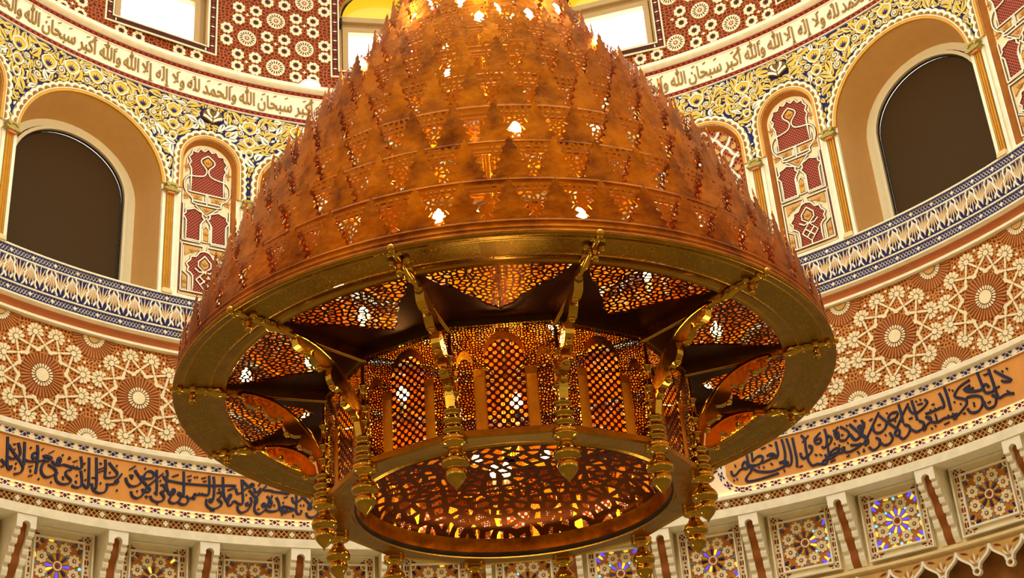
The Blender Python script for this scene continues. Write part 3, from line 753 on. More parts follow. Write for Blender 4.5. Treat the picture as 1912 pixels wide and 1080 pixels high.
def trellis_panel(c, label):
    base = (S*sin(c), S*cos(c), Z0+S*VB_A)
    root = tag(empty('trellis_panel', base), label, 'wall panel', 'trellis panels of the arcade')
    recess(root, c, A_B, SP_B, base)
    R = 1.012
    field = panel_ground(c, A_B-.0075, SP_B, R, 'red_trellis')
    a = A_B-.0085; pu, pv = 0.0400, 0.0500
    def inside(P):
        return all((VB_A+.006 < v < SP_B and abs(u-c) < a) or (v >= SP_B and hypot(u-c, v-SP_B) < a) for u, v in P)
    w = Rel(R); l = Rel(R)
    for i in range(-5, 6):
        for j in range(-1, 15):
            cu = c+pu*.5*i; cv = VB_A+.01+pv*.5*j
            if (i+j) % 2: continue
            # leaf fan in the cell
            for k in range(-2, 3):
                P = leaf(cu, cv-.010, pi/2+k*.45, .017-.002*abs(k), .0052, -k*.12, 5)
                if inside(P): l.poly(P, 'leaf_tan', .003)
            # white serrated ogee lines, to the right neighbour cell corners
            for s in (1, -1):
                P = [(cu+s*pu*.5*t+s*.0022*sin(2*pi*t), cv+pv*.5*(1-t)) for t in [q/10 for q in range(11)]]
                for q in range(10):
                    seg = P[q:q+2]
                    if inside(seg):
                        w.stroke(seg, .0040, 'ivory', .0036)
                        mx, my = P[q]
                        th = atan2(P[q+1][1]-my, P[q+1][0]-mx)
                        for z in (1, -1):
                            tr = [(mx+.0015*cos(th), my+.0015*sin(th)), (mx+.004*cos(th), my+.004*sin(th)), (mx+.001*cos(th)-z*.0052*sin(th), my+.001*sin(th)+z*.0052*cos(th))]
                            if inside(tr): w.poly(tr, 'ivory', .0034, False)
    merge(field, w); merge(field, l); field.done('trellis_field', root, base)
    return root
for i, c in enumerate(BAY_A):
    lab = {0: 'at the far left edge, nearly out of sight', 1: 'right beside the left arched window', len(BAY_A)-1: 'cut by the right edge', len(BAY_A)-2: 'left beside the right arched window'}.get(i, 'behind the chandelier, %s from the left' % ordinal(i))
    keyhole_panel(c, 'arched red and white keyhole panel '+lab)
for i, c in enumerate(BAY_B):
    trellis_panel(c, 'arched red panel with white trellis and tan leaves, %s of the chandelier' % ('left' if i == 0 else 'right'))

# ---- leaf emblem over each keyhole panel
def emblem(c, label):
    r = Rel(.9980); v0 = 1.588
    base = (S*.99*sin(c), S*.99*cos(c), Z0+S*v0)
    root = tag(empty('leaf_emblem', base), label, 'emblem', 'leaf emblems over the keyhole panels')
    b = Rel(.9980)
    half = [(0, .001), (.012, .008), (.0205, .012), (.0195, .024), (.0125, .0315), (.0055, .0335), (0, .028)]
    b.poly([(c+x, v0+y) for x, y in half]+[(c-x, v0+y) for x, y in half[-2:0:-1]], 'emblem_brown', .0060)
    b.done('ground', root, base)
    for s in (1, -1):
        for P in (((.0015, .003), (.012, .0095), (.0200, .0120), (.0194, .0180), (.011, .0150), (.0015, .0085)), ((.0004, .0130), (.0070, .0225), (.0085, .0310), (.0138, .0280), (.0112, .0205), (.0030, .0120))):
            r.poly([(c+s*x, v0+y) for x, y in P], 'ivory', .0078)
    r.done('leaf_blades', root, base)
for i, c in enumerate(BAY_A):
    if abs(c) > rad(20): w = ('left' if c < 0 else 'right')+(' keyhole panel' if abs(c) < rad(50) else 'most keyhole panel at the edge')
    else: w = 'panel behind the chandelier, %s of the middle window' % ('left' if c < 0 else 'right')
    emblem(c, 'brown and white leaf emblem above the '+w)
# ================================================================== BANDS ABOVE THE ARCADE
def frieze():
    r = Rel(1.0)
    r.lathe(U0, U1, [(1.0, 1.6330), (.9965, 1.6340), (.9965, 1.6355), (.9985, 1.6360), (.9985, 1.6450), (.9965, 1.6455), (.9965, 1.6475), (.9985, 1.6480), (.9985, 1.6985), (.9965, 1.6990),
                     (.9965, 1.7010), (.9985, 1.7015), (.9985, 1.7115), (.9960, 1.7120), (.9900, 1.7150), (.9870, 1.7175), (.9870, 1.7262), (.992, 1.7275), (1.11, 1.7275)], 'cream')
    for v0, v1 in ((1.6362, 1.6448), (1.7017, 1.7113)):
        r.sheet(U0, U1, v0, v1, 'braid_red', t=.0018)
        h = v1-v0; st = .0120; n = int((U1-U0)/st)
        for i in range(n):
            u = U0+i*st
            r.poly(leaf(u, v0+h*.12, .62, .0135, .0036, .0, 4), 'braid_dark', .0026, False)
            r.poly(leaf(u+.006, v1-h*.12, -.62, .0135, .0030, .0, 4), 'tile_ochre', .0026, False)
    return tag(r.done('trim_4'), kind='structure')
FRIEZE = frieze()

# ---- joined arabic letters (presentation forms laid out right to left)
FORMS = {'ا': 'FE8D FE8E', 'أ': 'FE83 FE84', 'إ': 'FE87 FE88', 'ب': 'FE8F FE90 FE91 FE92', 'ح': 'FEA1 FEA2 FEA3 FEA4', 'د': 'FEA9 FEAA', 'ر': 'FEAD FEAE', 'س': 'FEB1 FEB2 FEB3 FEB4',
         'ك': 'FED9 FEDA FEDB FEDC', 'ل': 'FEDD FEDE FEDF FEE0', 'م': 'FEE1 FEE2 FEE3 FEE4', 'ن': 'FEE5 FEE6 FEE7 FEE8', 'ه': 'FEE9 FEEA FEEB FEEC', 'و': 'FEED FEEE'}
def shape_word(w):
    F = {k: [chr(int(x, 16)) for x in v.split()] for k, v in FORMS.items()}
    out = []; i = 0; prev = False
    while i < len(w):
        ch = w[i]
        if ch == 'ل' and i+1 < len(w) and w[i+1] in 'اأإ':
            lig = {'ا': ('\uFEFB', '\uFEFC'), 'أ': ('\uFEF7', '\uFEF8'), 'إ': ('\uFEF9', '\uFEFA')}[w[i+1]]
            out.append(lig[1 if prev else 0]); i += 2; prev = False; continue
        f = F[ch]; nxt = i+1 < len(w) and len(f) == 4
        if len(f) == 4: g = f[3] if (prev and nxt) else f[2] if nxt else f[1] if prev else f[0]
        else: g = f[1] if prev else f[0]
        out.append(g); prev = len(f) == 4 and nxt; i += 1
    return ''.join(reversed(out))
def text_mesh(s):
    c = bpy.data.curves.new('t', 'FONT'); c.body = s; c.size = 1; c.resolution_u = 3; c.offset = .016
    o = bpy.data.objects.new('t', c); COL.objects.link(o)
    me = bpy.data.meshes.new_from_object(o.evaluated_get(bpy.context.evaluated_depsgraph_get()))
    V = [(v.co.x, v.co.y) for v in me.vertices]; F = [list(p.vertices) for p in me.polygons]
    E = {}
    for f in F:
        for a, b in zip(f, f[1:]+f[:1]): E[tuple(sorted((a, b)))] = E.get(tuple(sorted((a, b))), 0)+1
    B = [e for e, k in E.items() if k == 1]
    bpy.data.objects.remove(o); bpy.data.curves.remove(c); bpy.data.meshes.remove(me)
    return V, F, B
def frieze_text():
    words = ['سبحان', 'الله', 'والحمد', 'لله', 'ولا', 'إله', 'إلا', 'الله', 'والله', 'أكبر']
    shp = {}
    for w in words:
        g = '\uFDF2' if w == 'الله' else '\uFDF2\uFEED' if w == 'والله' else shape_word(w)
        if w not in shp: shp[w] = text_mesh(g)
    r = Rel(.9985)
    wid = {w: max(p[0] for p in shp[w][0])-min(p[0] for p in shp[w][0]) for w in shp}
    gap = .22
    total = sum(wid[w] for w in words)+gap*len(words)
    span = rad(26.35)
    for k in range(-1, 4):
        u = rad(-23.6)+span*k            # right-hand end of this repeat
        sx = span/total
        for w in words:
            V, F, B = shp[w]
            x1 = max(p[0] for p in V)
            ys = [p[1] for p in V]; sy = .0400/.95
            lo = 1.6585
            pts = [(u+(x-x1)*sx, lo+y*sy) for x, y in V]
            if pts and rad(-70) < u < rad(70):
                kf = r.add([(a, b, .9985-.0026) for a, b in pts]); kb = r.add([(a, b, .9985) for a, b in pts])
                for f in F: r.face([kf+i for i in f], 'gilt_ink')
                for a, b in B: r.face([kf+a, kf+b, kb+b, kb+a], 'gilt_ink')
                # vowel strokes written over the word
                nvow = max(1, int(wid[w]/.8))
                for q in range(nvow):
                    ux = u-wid[w]*sx*(q+.5)/nvow
                    r.stroke([(ux-.0030, 1.6890), (ux+.0034, 1.6925)], .0015, 'gilt_ink', .0026)
                    if q % 2 == 0 and w in ('الله', 'لله', 'والله'): r.stroke([(ux-.0012, 1.6845), (ux, 1.6862), (ux+.0012, 1.6845), (ux+.0024, 1.6862)], .0012, 'gilt_ink', .0026)
            u -= (wid[w]+gap)*sx
    o = r.done('lettering', FRIEZE)
frieze_text()

# ================================================================== TILED DOME DRUM AND ITS WINDOWS
RU = 1.10
UW = [rad(-63.7), rad(-37.45), rad(-11.35), rad(15.05), rad(41.3), rad(67.5)]
UH = rad(5.42)                    # half width of an opening
VB_U, SP_U = 1.8560, 2.005
ops_u = [(c, UH, SP_U, VB_U) for c in UW]
up = wall_with_openings(RU, U0, U1, 1.72, 2.34, ops_u, 'tile_lacework', 'wall_dome')
def dome_tiles(r):
    du, dv = .0643/RU, .0630
    def clear(u, v, rr):
        for c in UW:
            if abs(u-c) < UH+.0225/RU*1.0+rr*.25 and v > VB_U-.022-rr*.25: return False
        return rad(-64) < u < rad(66)
    ou, ov = rad(-24.2), 1.965
    for i in range(-13, 26):
        for j in range(-4, 2):
            u, v = ou+du*i, ov+dv*j
            if v < 1.765: continue
            k = 1/RU
            if (i+j) % 2 == 0:
                if not clear(u, v, .02): continue
                R1, R2 = .0212, .0085
                A = [(u+k*x, v+y) for x, y in flower(0, 0, R1, 16, .10, 0, 3)]
                r.poly(A, 'petal', .0022)
                for q in range(16):
                    a = 2*pi*(q+.5)/16
                    r.poly([(u+k*x, v+y) for x, y in leaf(.0088*cos(a), .0088*sin(a), a, .0098, .0030, 0, 3)], 'tile_dark', .0026, False)
                r.poly([(u+k*x, v+y) for x, y in star(0, 0, .0072, 8, .6)], 'tile_ochre', .0027, False)
                r.poly([(u+k*x, v+y) for x, y in star(0, 0, .0040, 4, .4)], 'petal', .0031, False)
            else:
                for sx in (1, -1):
                    for sy in (1, -1):
                        x0, y0 = u+k*sx*.0192, v+sy*.0158
                        if not clear(x0, y0, .014): continue
                        r.poly([(x0+k*x, y0+y) for x, y in flower(0, 0, .0146, 8, .20, pi/8, 4)], 'petal', .0022)
                        r.poly([(x0+k*x, y0+y) for x, y in star(0, 0, .0078, 8, .66)], 'tile_dark', .0027, False)
                if clear(u, v, .005): r.poly([(u+k*x, v+y) for x, y in star(0, 0, .0052, 4, .42)], 'petal', .0022)
    # thin strapwork lines joining the flowers
    for i in range(-13, 26):
        for j in range(-4, 2):
            u, v = ou+du*i, ov+dv*j
            if (i+j) % 2 == 0 and v > 1.765 and clear(u, v, .02):
                for q in range(8):
                    a = pi/8+q*pi/4
                    p = [(u+.0225/RU*cos(a), v+.0225*sin(a)), (u+.0300/RU*cos(a+.18), v+.0300*sin(a+.18))]
                    if clear(p[1][0], p[1][1], 0): r.stroke(p, .0010, 'tile_ochre', .0010, False)
    # patterned border round every window
    for c in UW:
        def path(d): return [(c-UH-d/RU, 2.30), (c-UH-d/RU, VB_U-d), (c+UH+d/RU, VB_U-d), (c+UH+d/RU, 2.30)]
        r.ring(path(.0015), path(.0200), 'tile_dark', .0008, False, False)
        for d0, d1 in ((.0, .0030), (.0165, .0200)):
            r.ring(path(d0), path(d1), 'petal', .0030, True, False)
        segs = [((c-UH-.0098/RU, 2.28), (c-UH-.0098/RU, VB_U-.0098)), ((c-UH-.0098/RU, VB_U-.0098), (c+UH+.0098/RU, VB_U-.0098)), ((c+UH+.0098/RU, VB_U-.0098), (c+UH+.0098/RU, 2.28))]
        for (x0, y0), (x1, y1) in segs:
            L = hypot((x1-x0)*RU, y1-y0); n = int(L/.0255); horiz = abs(x1-x0) > 1e-6
            for q in range(n+1):
                t = (q+.0)/n; x, y = x0+(x1-x0)*t, y0+(y1-y0)*t
                for s in (1, -1):
                    b = [(0, 0), (s*.0085, .0048), (s*.0085, -.0048)]
                    b = [((p if horiz else w), (w if horiz else p)) for p, w in b]
                    r.poly([(x+p/RU, y+w) for p, w in b], 'tile_red', .0016, False)
                b = [(.0020, 0), (0, .0055), (-.0020, 0), (0, -.0055)]
                if not horiz: b = [(w, p) for p, w in b]
                t2 = (q+.5)/n
                if q < n: r.poly([(x0+(x1-x0)*t2+p/RU, y0+(y1-y0)*t2+w) for p, w in b], 'petal', .0026, False)
dome_tiles(up)
tag(up.done('wall_dome'), kind='structure')

def dome_window(n, c):
    loc = (S*RU*sin(c), S*RU*cos(c), Z0+S*VB_U)
    root = tag(empty('window_%d' % n, loc), kind='structure')
    r = Rel(RU)
    R2 = RU+.040
    r.lathe(c-UH, c+UH, [(RU, VB_U), (R2, VB_U+.001)], 'frame_tan')
    for s in (1, -1):
        k = r.add([(c+s*UH, VB_U, RU), (c+s*UH, SP_U, RU), (c+s*UH, SP_U, R2), (c+s*UH, VB_U, R2)]); r.face([k, k+1, k+2, k+3], 'frame_tan')
    A = [(c-UH*cos(pi*i/20), SP_U+UH*RU*sin(pi*i/20)) for i in range(21)]
    k0 = r.add([(u, v, RU) for u, v in A]); k1 = r.add([(u, v, R2) for u, v in A])
    for i in range(20): r.face([k0+i, k0+i+1, k1+i+1, k1+i], 'frame_tan')
    r.done('reveal', root, loc)
    f = Rel(R2)
    def box(u0, u1, v0, v1, m, t, q=f): q.ring([(u0, v0), (u1, v0), (u1, v1), (u0, v1)], [(u0+.0001, v0+.0001), (u1-.0001, v0+.0001), (u1-.0001, v1-.0001), (u0+.0001, v1-.0001)], m, t)
    gi = UH-.0250/R2; g0, g1 = VB_U+.020, 1.984
    for (d0, d1, t) in ((0.0, .0110, .012), (.0120, .0250, .020)):
        f.ring([(c-UH+d0/R2, VB_U+d0*.8), (c+UH-d0/R2, VB_U+d0*.8), (c+UH-d0/R2, 2.005-d0), (c-UH+d0/R2, 2.005-d0)],
               [(c-UH+d1/R2, VB_U+d1*.8), (c+UH-d1/R2, VB_U+d1*.8), (c+UH-d1/R2, 2.005-d1), (c-UH+d1/R2, 2.005-d1)], 'frame_tan', t)
    f.poly([(c-UH, 2.005), (c+UH, 2.005), (c+UH, 2.018), (c-UH, 2.018)], 'frame_tan', .024)
    f.done('frame', root, loc)
    p = Rel(R2); p.sheet(c-gi-.001, c+gi+.001, g0-.001, 1.981, 'day_pane', 6, .004); p.done('pane', root, loc)
    h = Rel(R2)
    h.poly([(c-UH+.004, 1.992), (c-UH+.0085, 1.992), (c-UH+.0085, 2.012), (c-UH+.004, 2.012)], 'dark_line', .030); h.done('hinge', root, loc)
    l = Rel(R2)
    ra = UH*R2-.012
    P = [(c-ra/R2*cos(pi*i/20), 2.018+ra*sin(pi*i/20)) for i in range(21)]
    kk = l.add([(u, v, R2-.004) for u, v in P]); kc = l.add([(c, 2.018, R2-.004)])
    for i in range(20): l.face([kk+i, kk+i+1, kc], 'lunette_glass')
    l.ring(P, [(c-(ra+.004)/R2*cos(pi*i/20), 2.018+(ra+.004)*sin(pi*i/20)) for i in range(21)], 'dark_line', .008, True, False)
    l.ring([(c-(ra+.004)/R2*cos(pi*i/20), 2.018+(ra+.004)*sin(pi*i/20)) for i in range(21)], [(c-UH*1.01*cos(pi*i/20), 2.018+UH*R2*1.01*sin(pi*i/20)) for i in range(21)], 'frame_tan', .016, True, False)
    l.done('lunette', root, loc)
for i, c in enumerate(UW): dome_window(4+i, c)

# ---- small uplight standing on the ledge
def uplight():
    c = rad(-21.5); loc = (S*.995*sin(c), S*.995*cos(c), Z0+S*1.7275)
    root = tag(empty('ledge_uplight', loc), 'small glowing white uplight on the ledge above the lettered frieze', 'lamp')
    m = Mesh()
    def dome(R, h, mat, z0, sq=1.0):
        rows = []
        for j in range(7):
            a = pi/2*j/6
            rows.append(m.add([(R*cos(a)*cos(2*pi*i/20), sq*R*cos(a)*sin(2*pi*i/20), z0+h*sin(a)) for i in range(20)]))
        for j in range(6):
            for i in range(20): m.face([rows[j]+i, rows[j]+(i+1) % 20, rows[j+1]+(i+1) % 20, rows[j+1]+i], mat, True)
    dome(.135, .030, 'lamp_lens', .022)
    m.build('lens', root)
    b = Mesh(); rows = [b.add([(rr*cos(2*pi*i/20), rr*sin(2*pi*i/20), z) for i in range(20)]) for rr, z in ((.14, 0), (.14, .02), (.135, .022))]
    for j in range(2):
        for i in range(20): b.face([rows[j]+i, rows[j]+(i+1) % 20, rows[j+1]+(i+1) % 20, rows[j+1]+i], 'frame_white')
    b.build('housing', root)
uplight()

# ================================================================== BANDS BELOW THE ARCADE
def leaf_band():
    r = Rel(1.0)
    R = .992
    r.lathe(U0, U1, [(1.0, 1.1960), (R+.001, 1.1950), (R-.002, 1.1935), (R-.002, 1.1905), (R, 1.1900), (R, 1.1745), (R-.002, 1.1740), (R-.002, 1.1715), (R, 1.1710), (R, 1.1255), (R-.002, 1.1250), (R-.002, 1.1225), (R, 1.1220),
                     (R, 1.1065), (R-.002, 1.1060), (R-.002, 1.1030), (R+.002, 1.1020), (1.0, 1.1010)], 'cream')
    q = Rel(R)
    for v0, v1 in ((1.1750, 1.1895), (1.1070, 1.1215)):
        st = .00625; n = int((U1-U0)/st); h = v1-v0
        for i in range(n):
            for k in range(3):
                u = U0+st*(i+.5*(k % 2)); v = v0+h*(k+.5)/3
                if k == 1 and i % 7 == 3: continue
                q.poly([(u-.0025, v), (u, v-.0034), (u+.0025, v), (u, v+.0034)], 'navy', .0010, False)
            for k in (0, 3):
                u = U0+st*(i+.5); v = v0+h*k/3
                s = 1 if k == 0 else -1
                q.poly([(u-.0022, v), (u+.0022, v), (u, v+s*.0028)], 'navy', .0010, False)
            if i % 7 == 3: q.poly(star(U0+st*(i+.5), v0+h*.5, .0042, 4, .42), 'ivory', .0018)
    # palmettes between waving straps on a navy ground
    v0, v1 = 1.1262, 1.1703; h = v1-v0; st = .0408
    q.sheet(U0, U1, v0, v1, 'navy', t=.0006)
    n = int((U1-U0)/st)
    for i in range(n):
        u = U0+st*(i+.5); x = u+st*.5
        for s in (1, -1):               # waving straps from foot to head
            strap = smooth_line([(u+s*.0060, v0+h*.01), (u+s*.0098, v0+h*.18), (u+s*.0088, v0+h*.40), (u+s*.0122, v0+h*.62), (u+s*.0108, v0+h*.82), (u+s*.0142, v0+h*.99)], 3)
            q.stroke(strap, .0024, 'ivory', .0040)
        for k in range(-3, 4):          # upright spray inside the straps
            L = h*(.90, .80, .66, .50)[abs(k)]
            P = leaf(u+k*.0004, v0+h*(.10+.05*abs(k)), pi/2-k*.125, L, .0036, -k*.16, 6)
            q.poly(P, 'leaf_tan', .0020+.0002*(3-abs(k)))
            q.stroke(P[:7], .0009, 'ivory', .0034, False)
        for k in range(-3, 4):          # hanging spray between them
            L = h*(.88, .80, .66, .46)[abs(k)]
            P = leaf(x+k*.0004, v0+h*(.98-.03*abs(k)), -pi/2+k*.11, L, .0034, k*.15, 6)
            q.poly(P, 'leaf_tan', .0022)
            q.stroke(P[:7], .0009, 'ivory', .0034, False)
        for s in (1, -1):
            q.poly(leaf(x+s*.0040, v0+h*.05, pi/2-s*.15, h*.30, .0040, -s*.5, 5), 'ivory', .0022)
    base = r
    off = base.add(q.v, q.uv)
    for f, mi, sm in zip(q.f, q.m, q.smooth): base.face([off+x for x in f], q.names[mi], sm)
    tag(base.done('trim_5'), kind='structure')
leaf_band()

def cove():
    r = Rel(1.0)
    r.lathe(U0, U1, [(1.0, 1.1035), (1.004, 1.1030, 'rose_cove'), (1.010, 1.0985, 'rose_cove'), (1.010, 1.0905, 'rose_cove'), (1.006, 1.0870), (1.002, 1.0868), (1.000, 1.0810), (1.012, 1.0800)], 'cream')
    tag(r.done('trim_6'), kind='structure')
cove()

R_ROS = 1.010
def rosette_band():
    r = Rel(R_ROS)
    r.lathe(U0, U1, [(R_ROS, 1.0830), (R_ROS, .8830)], 'brown_lacework', 160)
    st = rad(10.286); vc = .9845; FR = .0765
    def rays(u, v, n, r0, r1, w, lo, hi):
        for q in range(n):
            a = 2*pi*q/n
            if lo <= v+r1*sin(a) <= hi or lo <= v+.5*(r0+r1)*sin(a) <= hi:
                rr = r1
                if not lo <= v+r1*sin(a) <= hi: rr = r0+(r1-r0)*.5
                r.poly(capsule(u+r0*cos(a), v+r0*sin(a), u+rr*cos(a), v+rr*sin(a), w*.55, w, 2), 'ray_tan', .0016, True)
    def petals(u, v, n, r0, r1, w, a0=0, a1=2*pi, m='petal', t=.0026, k=3, lo=0.8885, hi=1.0795):
        for q in range(n):
            a = a0+(a1-a0)*(q+.5)/n
            x1, y1 = u+r1*cos(a), v+r1*sin(a)
            if lo < y1 < hi: r.poly(capsule(u+r0*cos(a), v+r0*sin(a), x1, y1, w*.5, w, k), m, t)
    for i in range(-4, 11):
        u = rad(-39.73)+st*(i+1)+0.0
        if not rad(-66) < u < rad(68): continue
        r.poly(disc(u, vc, .0395, 28), 'brown', .0007, False)
        r.poly(disc(u, vc, .0118, 24), 'petal', .0034)
        petals(u, vc, 22, .0138, .0185, .0037)
        rays(u, vc, 36, .0215, .0385, .0036, .8, 1.2)
        for q in range(12):
            a = 2*pi*(q+.5)/12
            fx, fy = u+FR*cos(a), vc+FR*sin(a)
            r.poly(disc(fx, fy, .0050, 12), 'petal', .0030)
            petals(fx, fy, 8, .0078, .0130, .0066, a-rad(128), a+rad(128))
            an = 2*pi*(q+1)/12
            nx, ny = u+FR*.715*cos(an), vc+FR*.715*sin(an)
            r.poly(disc(nx, ny, .0026, 8), 'petal', .0028)
            for s in (-.5, .5):
                b = 2*pi*(q+1+s)/12
                gx, gy = u+FR*cos(b), vc+FR*sin(b)
                L = hypot(gx-nx, gy-ny); dx, dy = (gx-nx)/L, (gy-ny)/L
                r.poly(capsule(nx+dx*.0042, ny+dy*.0042, gx-dx*.0070, gy-dy*.0070, .0034, .0040, 2), 'petal', .0026)
                for k in range(3):      # scalloped wing that closes the inner star
                    d0 = .0046+.0052*k
                    bx, by = nx-dx*d0, ny-dy*d0
                    r.poly(capsule(bx, by, bx-dx*.0036, by-dy*.0036, .0050, .0056, 3), 'petal', .0026)
        for q in range(12):            # little studs outside the flowers
            a = 2*pi*(q+1)/12
            x, y = u+FR*1.14*cos(a), vc+FR*1.14*sin(a)
            if .893 < y < 1.075: r.poly(disc(x, y, .0028, 8), 'petal', .0024)
        for v, up in ((.8895, 1), (1.0795, -1)):      # half rosettes on both edges
            x = u+st*.5
            a0, a1 = (0, pi) if up > 0 else (pi, 2*pi)
            r.poly([(x+.0400*cos(a0+(a1-a0)*k/20), v+.0400*sin(a0+(a1-a0)*k/20)) for k in range(21)], 'brown', .0007, False)
            r.poly([(x+.0105*cos(a0+(a1-a0)*k/14), v+.0105*sin(a0+(a1-a0)*k/14)) for k in range(15)], 'petal' if up > 0 else 'leaf_tan', .0034)
            petals(x, v, 12, .0125, .0185, .0040, a0, a1, lo=.87, hi=1.09)
            for k in range(20):
                a = a0+(a1-a0)*(k+.5)/20
                r.poly(capsule(x+.0215*cos(a), v+.0215*sin(a), x+.0390*cos(a), v+.0390*sin(a), .0020, .0038, 2), 'ray_tan', .0016)
    tag(r.done('wall_middle'), kind='structure')
rosette_band()

# ---- inscription band
def lozenge_run(r, pts_fn, n, h, m1='navy', t=.0012):
    """pts_fn(s, d): s in 0..n along, d in -h/2..h/2 across"""
    for i in range(n):
        def q(a, b): return pts_fn(i+a, b*h)
        r.poly([q(.36, 0), q(.5, .42), q(.64, 0), q(.5, -.42)], m1, t, False)
        for s in (1, -1):
            for sy in (1, -1):
                c = .5
                r.poly([q(c+s*.06, sy*.5), q(c+s*.36, sy*.5), q(c+s*.36, sy*.30), q(c+s*.20, sy*.10)], m1, t, False)
CART_R0 = rad(22.6); CART_L1 = rad(-19.6)
def ledges():
    r = Rel(1.0)
    r.lathe(U0, U1, [(R_ROS, .8905), (.998, .8895), (.994, .8870), (.994, .8790), (.998, .8765), (1.0, .8762, 'lozenge_white'), (1.0, .7740, 'lozenge_white'), (.9995, .7728), (.9945, .7728), (.9945, .7752), (.9925, .7752), (.9925, .7690), (.997, .7680)], 'cream')
    r.sheet(CART_L1, CART_R0, .7755, .8755, 'lozenge_white', t=.0004)
    for v in (.7818, .8688):
        st = .0270
        for a, b in ((U0, CART_L1-.02), (CART_R0+.02, U1)):
            n = int((b-a)/st)
            lozenge_run(r, lambda s, d, a=a, v=v: (a+s*st, v+d), n, .0102)
    # rounded ends of the cartouches
    for c, s in ((CART_R0+.030, -1), (CART_L1-.030, 1)):
        for q, a0 in ((1, 0.1), (-1, 0.1)):
            def fn(x, d, q=q, c=c, s=s): 
                a = (pi/2)*(x/3.0); rr = .0435+d
                return (c+s*rr*sin(a)*.95, .8253+q*rr*cos(a)) if True else None
            lozenge_run(r, fn, 3, .0088)
        # knot star beyond the tip
        for k in range(4): r.poly(leaf(c+s*.062, .8253, k*pi/2, .018, .008, 0, 4), 'navy', .0012, False)
    tag(r.done('trim_7'), kind='structure')
ledges()
def inscription(u0, u1, round_lo, round_hi, cal, label):
    um = (u0+u1)/2
    base = (S*sin(um), S*cos(um), Z0+S*.79)
    root = tag(empty('inscription_panel', base), label, 'inscription', 'inscription panels')
    v0, v1 = .7885, .8622; vm = (v0+v1)/2; h = (v1-v0)/2
    r = Rel(1.0)
    top = []; bot = []
    n = 60
    def half(u):
        for end, s, on in ((u0, 1, round_lo), (u1, -1, round_hi)):
            if on:
                x = (u-end)*s
                if x < .030: return h*(.22+.78*sqrt(max(0, 1-(1-x/.030)**2)))
        return h
    us = sorted(set([u0+(u1-u0)*i/n for i in range(n+1)]+[u0+.030*(1-cos(pi/2*i/12)) for i in range(13)]+[u1-.030*(1-cos(pi/2*i/12)) for i in range(13)]))
    r.ring([(u, vm+half(u)) for u in us], [(u, vm-half(u)) for u in us], 'peach', .0010, False, False)
    for s in (1, -1):
        r.ring([(u, vm+s*half(u)) for u in us], [(u, vm+s*(half(u)+.0022)) for u in us], 'cream', .0040, True, False)
        r.ring([(u, vm+s*(half(u)-.0012)) for u in us], [(u, vm+s*half(u)) for u in us], 'soffit', .0026, True, False)
    r.done('field', root, base)
    w = Rel(1.0)
    for st in cal.split('|'):
        P = [(float(a)*1e-4, .7+float(b)*1e-4) for a, b in (q.split(',') for q in st.split())]
        L = sum(hypot(P[i+1][0]-P[i][0], P[i+1][1]-P[i][1]) for i in range(len(P)-1))
        if len(P) == 2 and L < .0045:
            x, y = (P[0][0]+P[1][0])/2, (P[0][1]+P[1][1])/2; d = .0019
            w.poly([(x-d, y), (x, y-d*1.2), (x+d, y), (x, y+d*1.2)], 'ink', .0034); continue
        P = smooth_line(P, 3)
        w.stroke(P, .0028 if L < .012 else .0041, 'ink', .0034, True, nib=rad(35), taper=len(P) < 4)
    w.done('lettering', root, base)
inscription(rad(-72), CART_L1, False, True, CAL_L, 'peach inscription panel with navy arabic script left of the chandelier')
inscription(CART_R0, rad(72), True, False, CAL_R, 'peach inscription panel with navy arabic script right of the chandelier, its rounded end showing')

def lattice_strip():
    r = Rel(1.0)
    r.lathe(U0, U1, [(.997, .7680), (.998, .7676, 'brown'), (.998, .7525, 'brown'), (.996, .7520), (.992, .7515), (.992, .7362), (.996, .7352), (1.045, .7350)], 'cream')
    v0, v1 = .7528, .7673; h = v1-v0
    st = .0095; n = int((U1-U0)/st)
    q = Rel(.998)
    for i in range(n):
        u = U0+i*st
        for k in (0, 1):
            q.stroke([(u, v0 if k == 0 else v1), (u+h*.98, v1 if k == 0 else v0)], .0015, 'leaf_tan', .0020, False)
        if i % 4 == 0: q.poly(star(u+h*.5, (v0+v1)/2, .0062, 4, .56), 'petal', .0028)
    off = r.add(q.v, q.uv)
    for f, mi, sm in zip(q.f, q.m, q.smooth): r.face([off+x for x in f], q.names[mi], sm)
    o = tag(r.done('trim_8'), kind='structure')
    # warm strip light lying in the little gutter on top of the ledge
    e = Rel(1.0); e.lathe(U0, U1, [(.9990, .7740), (.9955, .7736)], 'strip_glow'); e.done('strip_light', o)
lattice_strip()

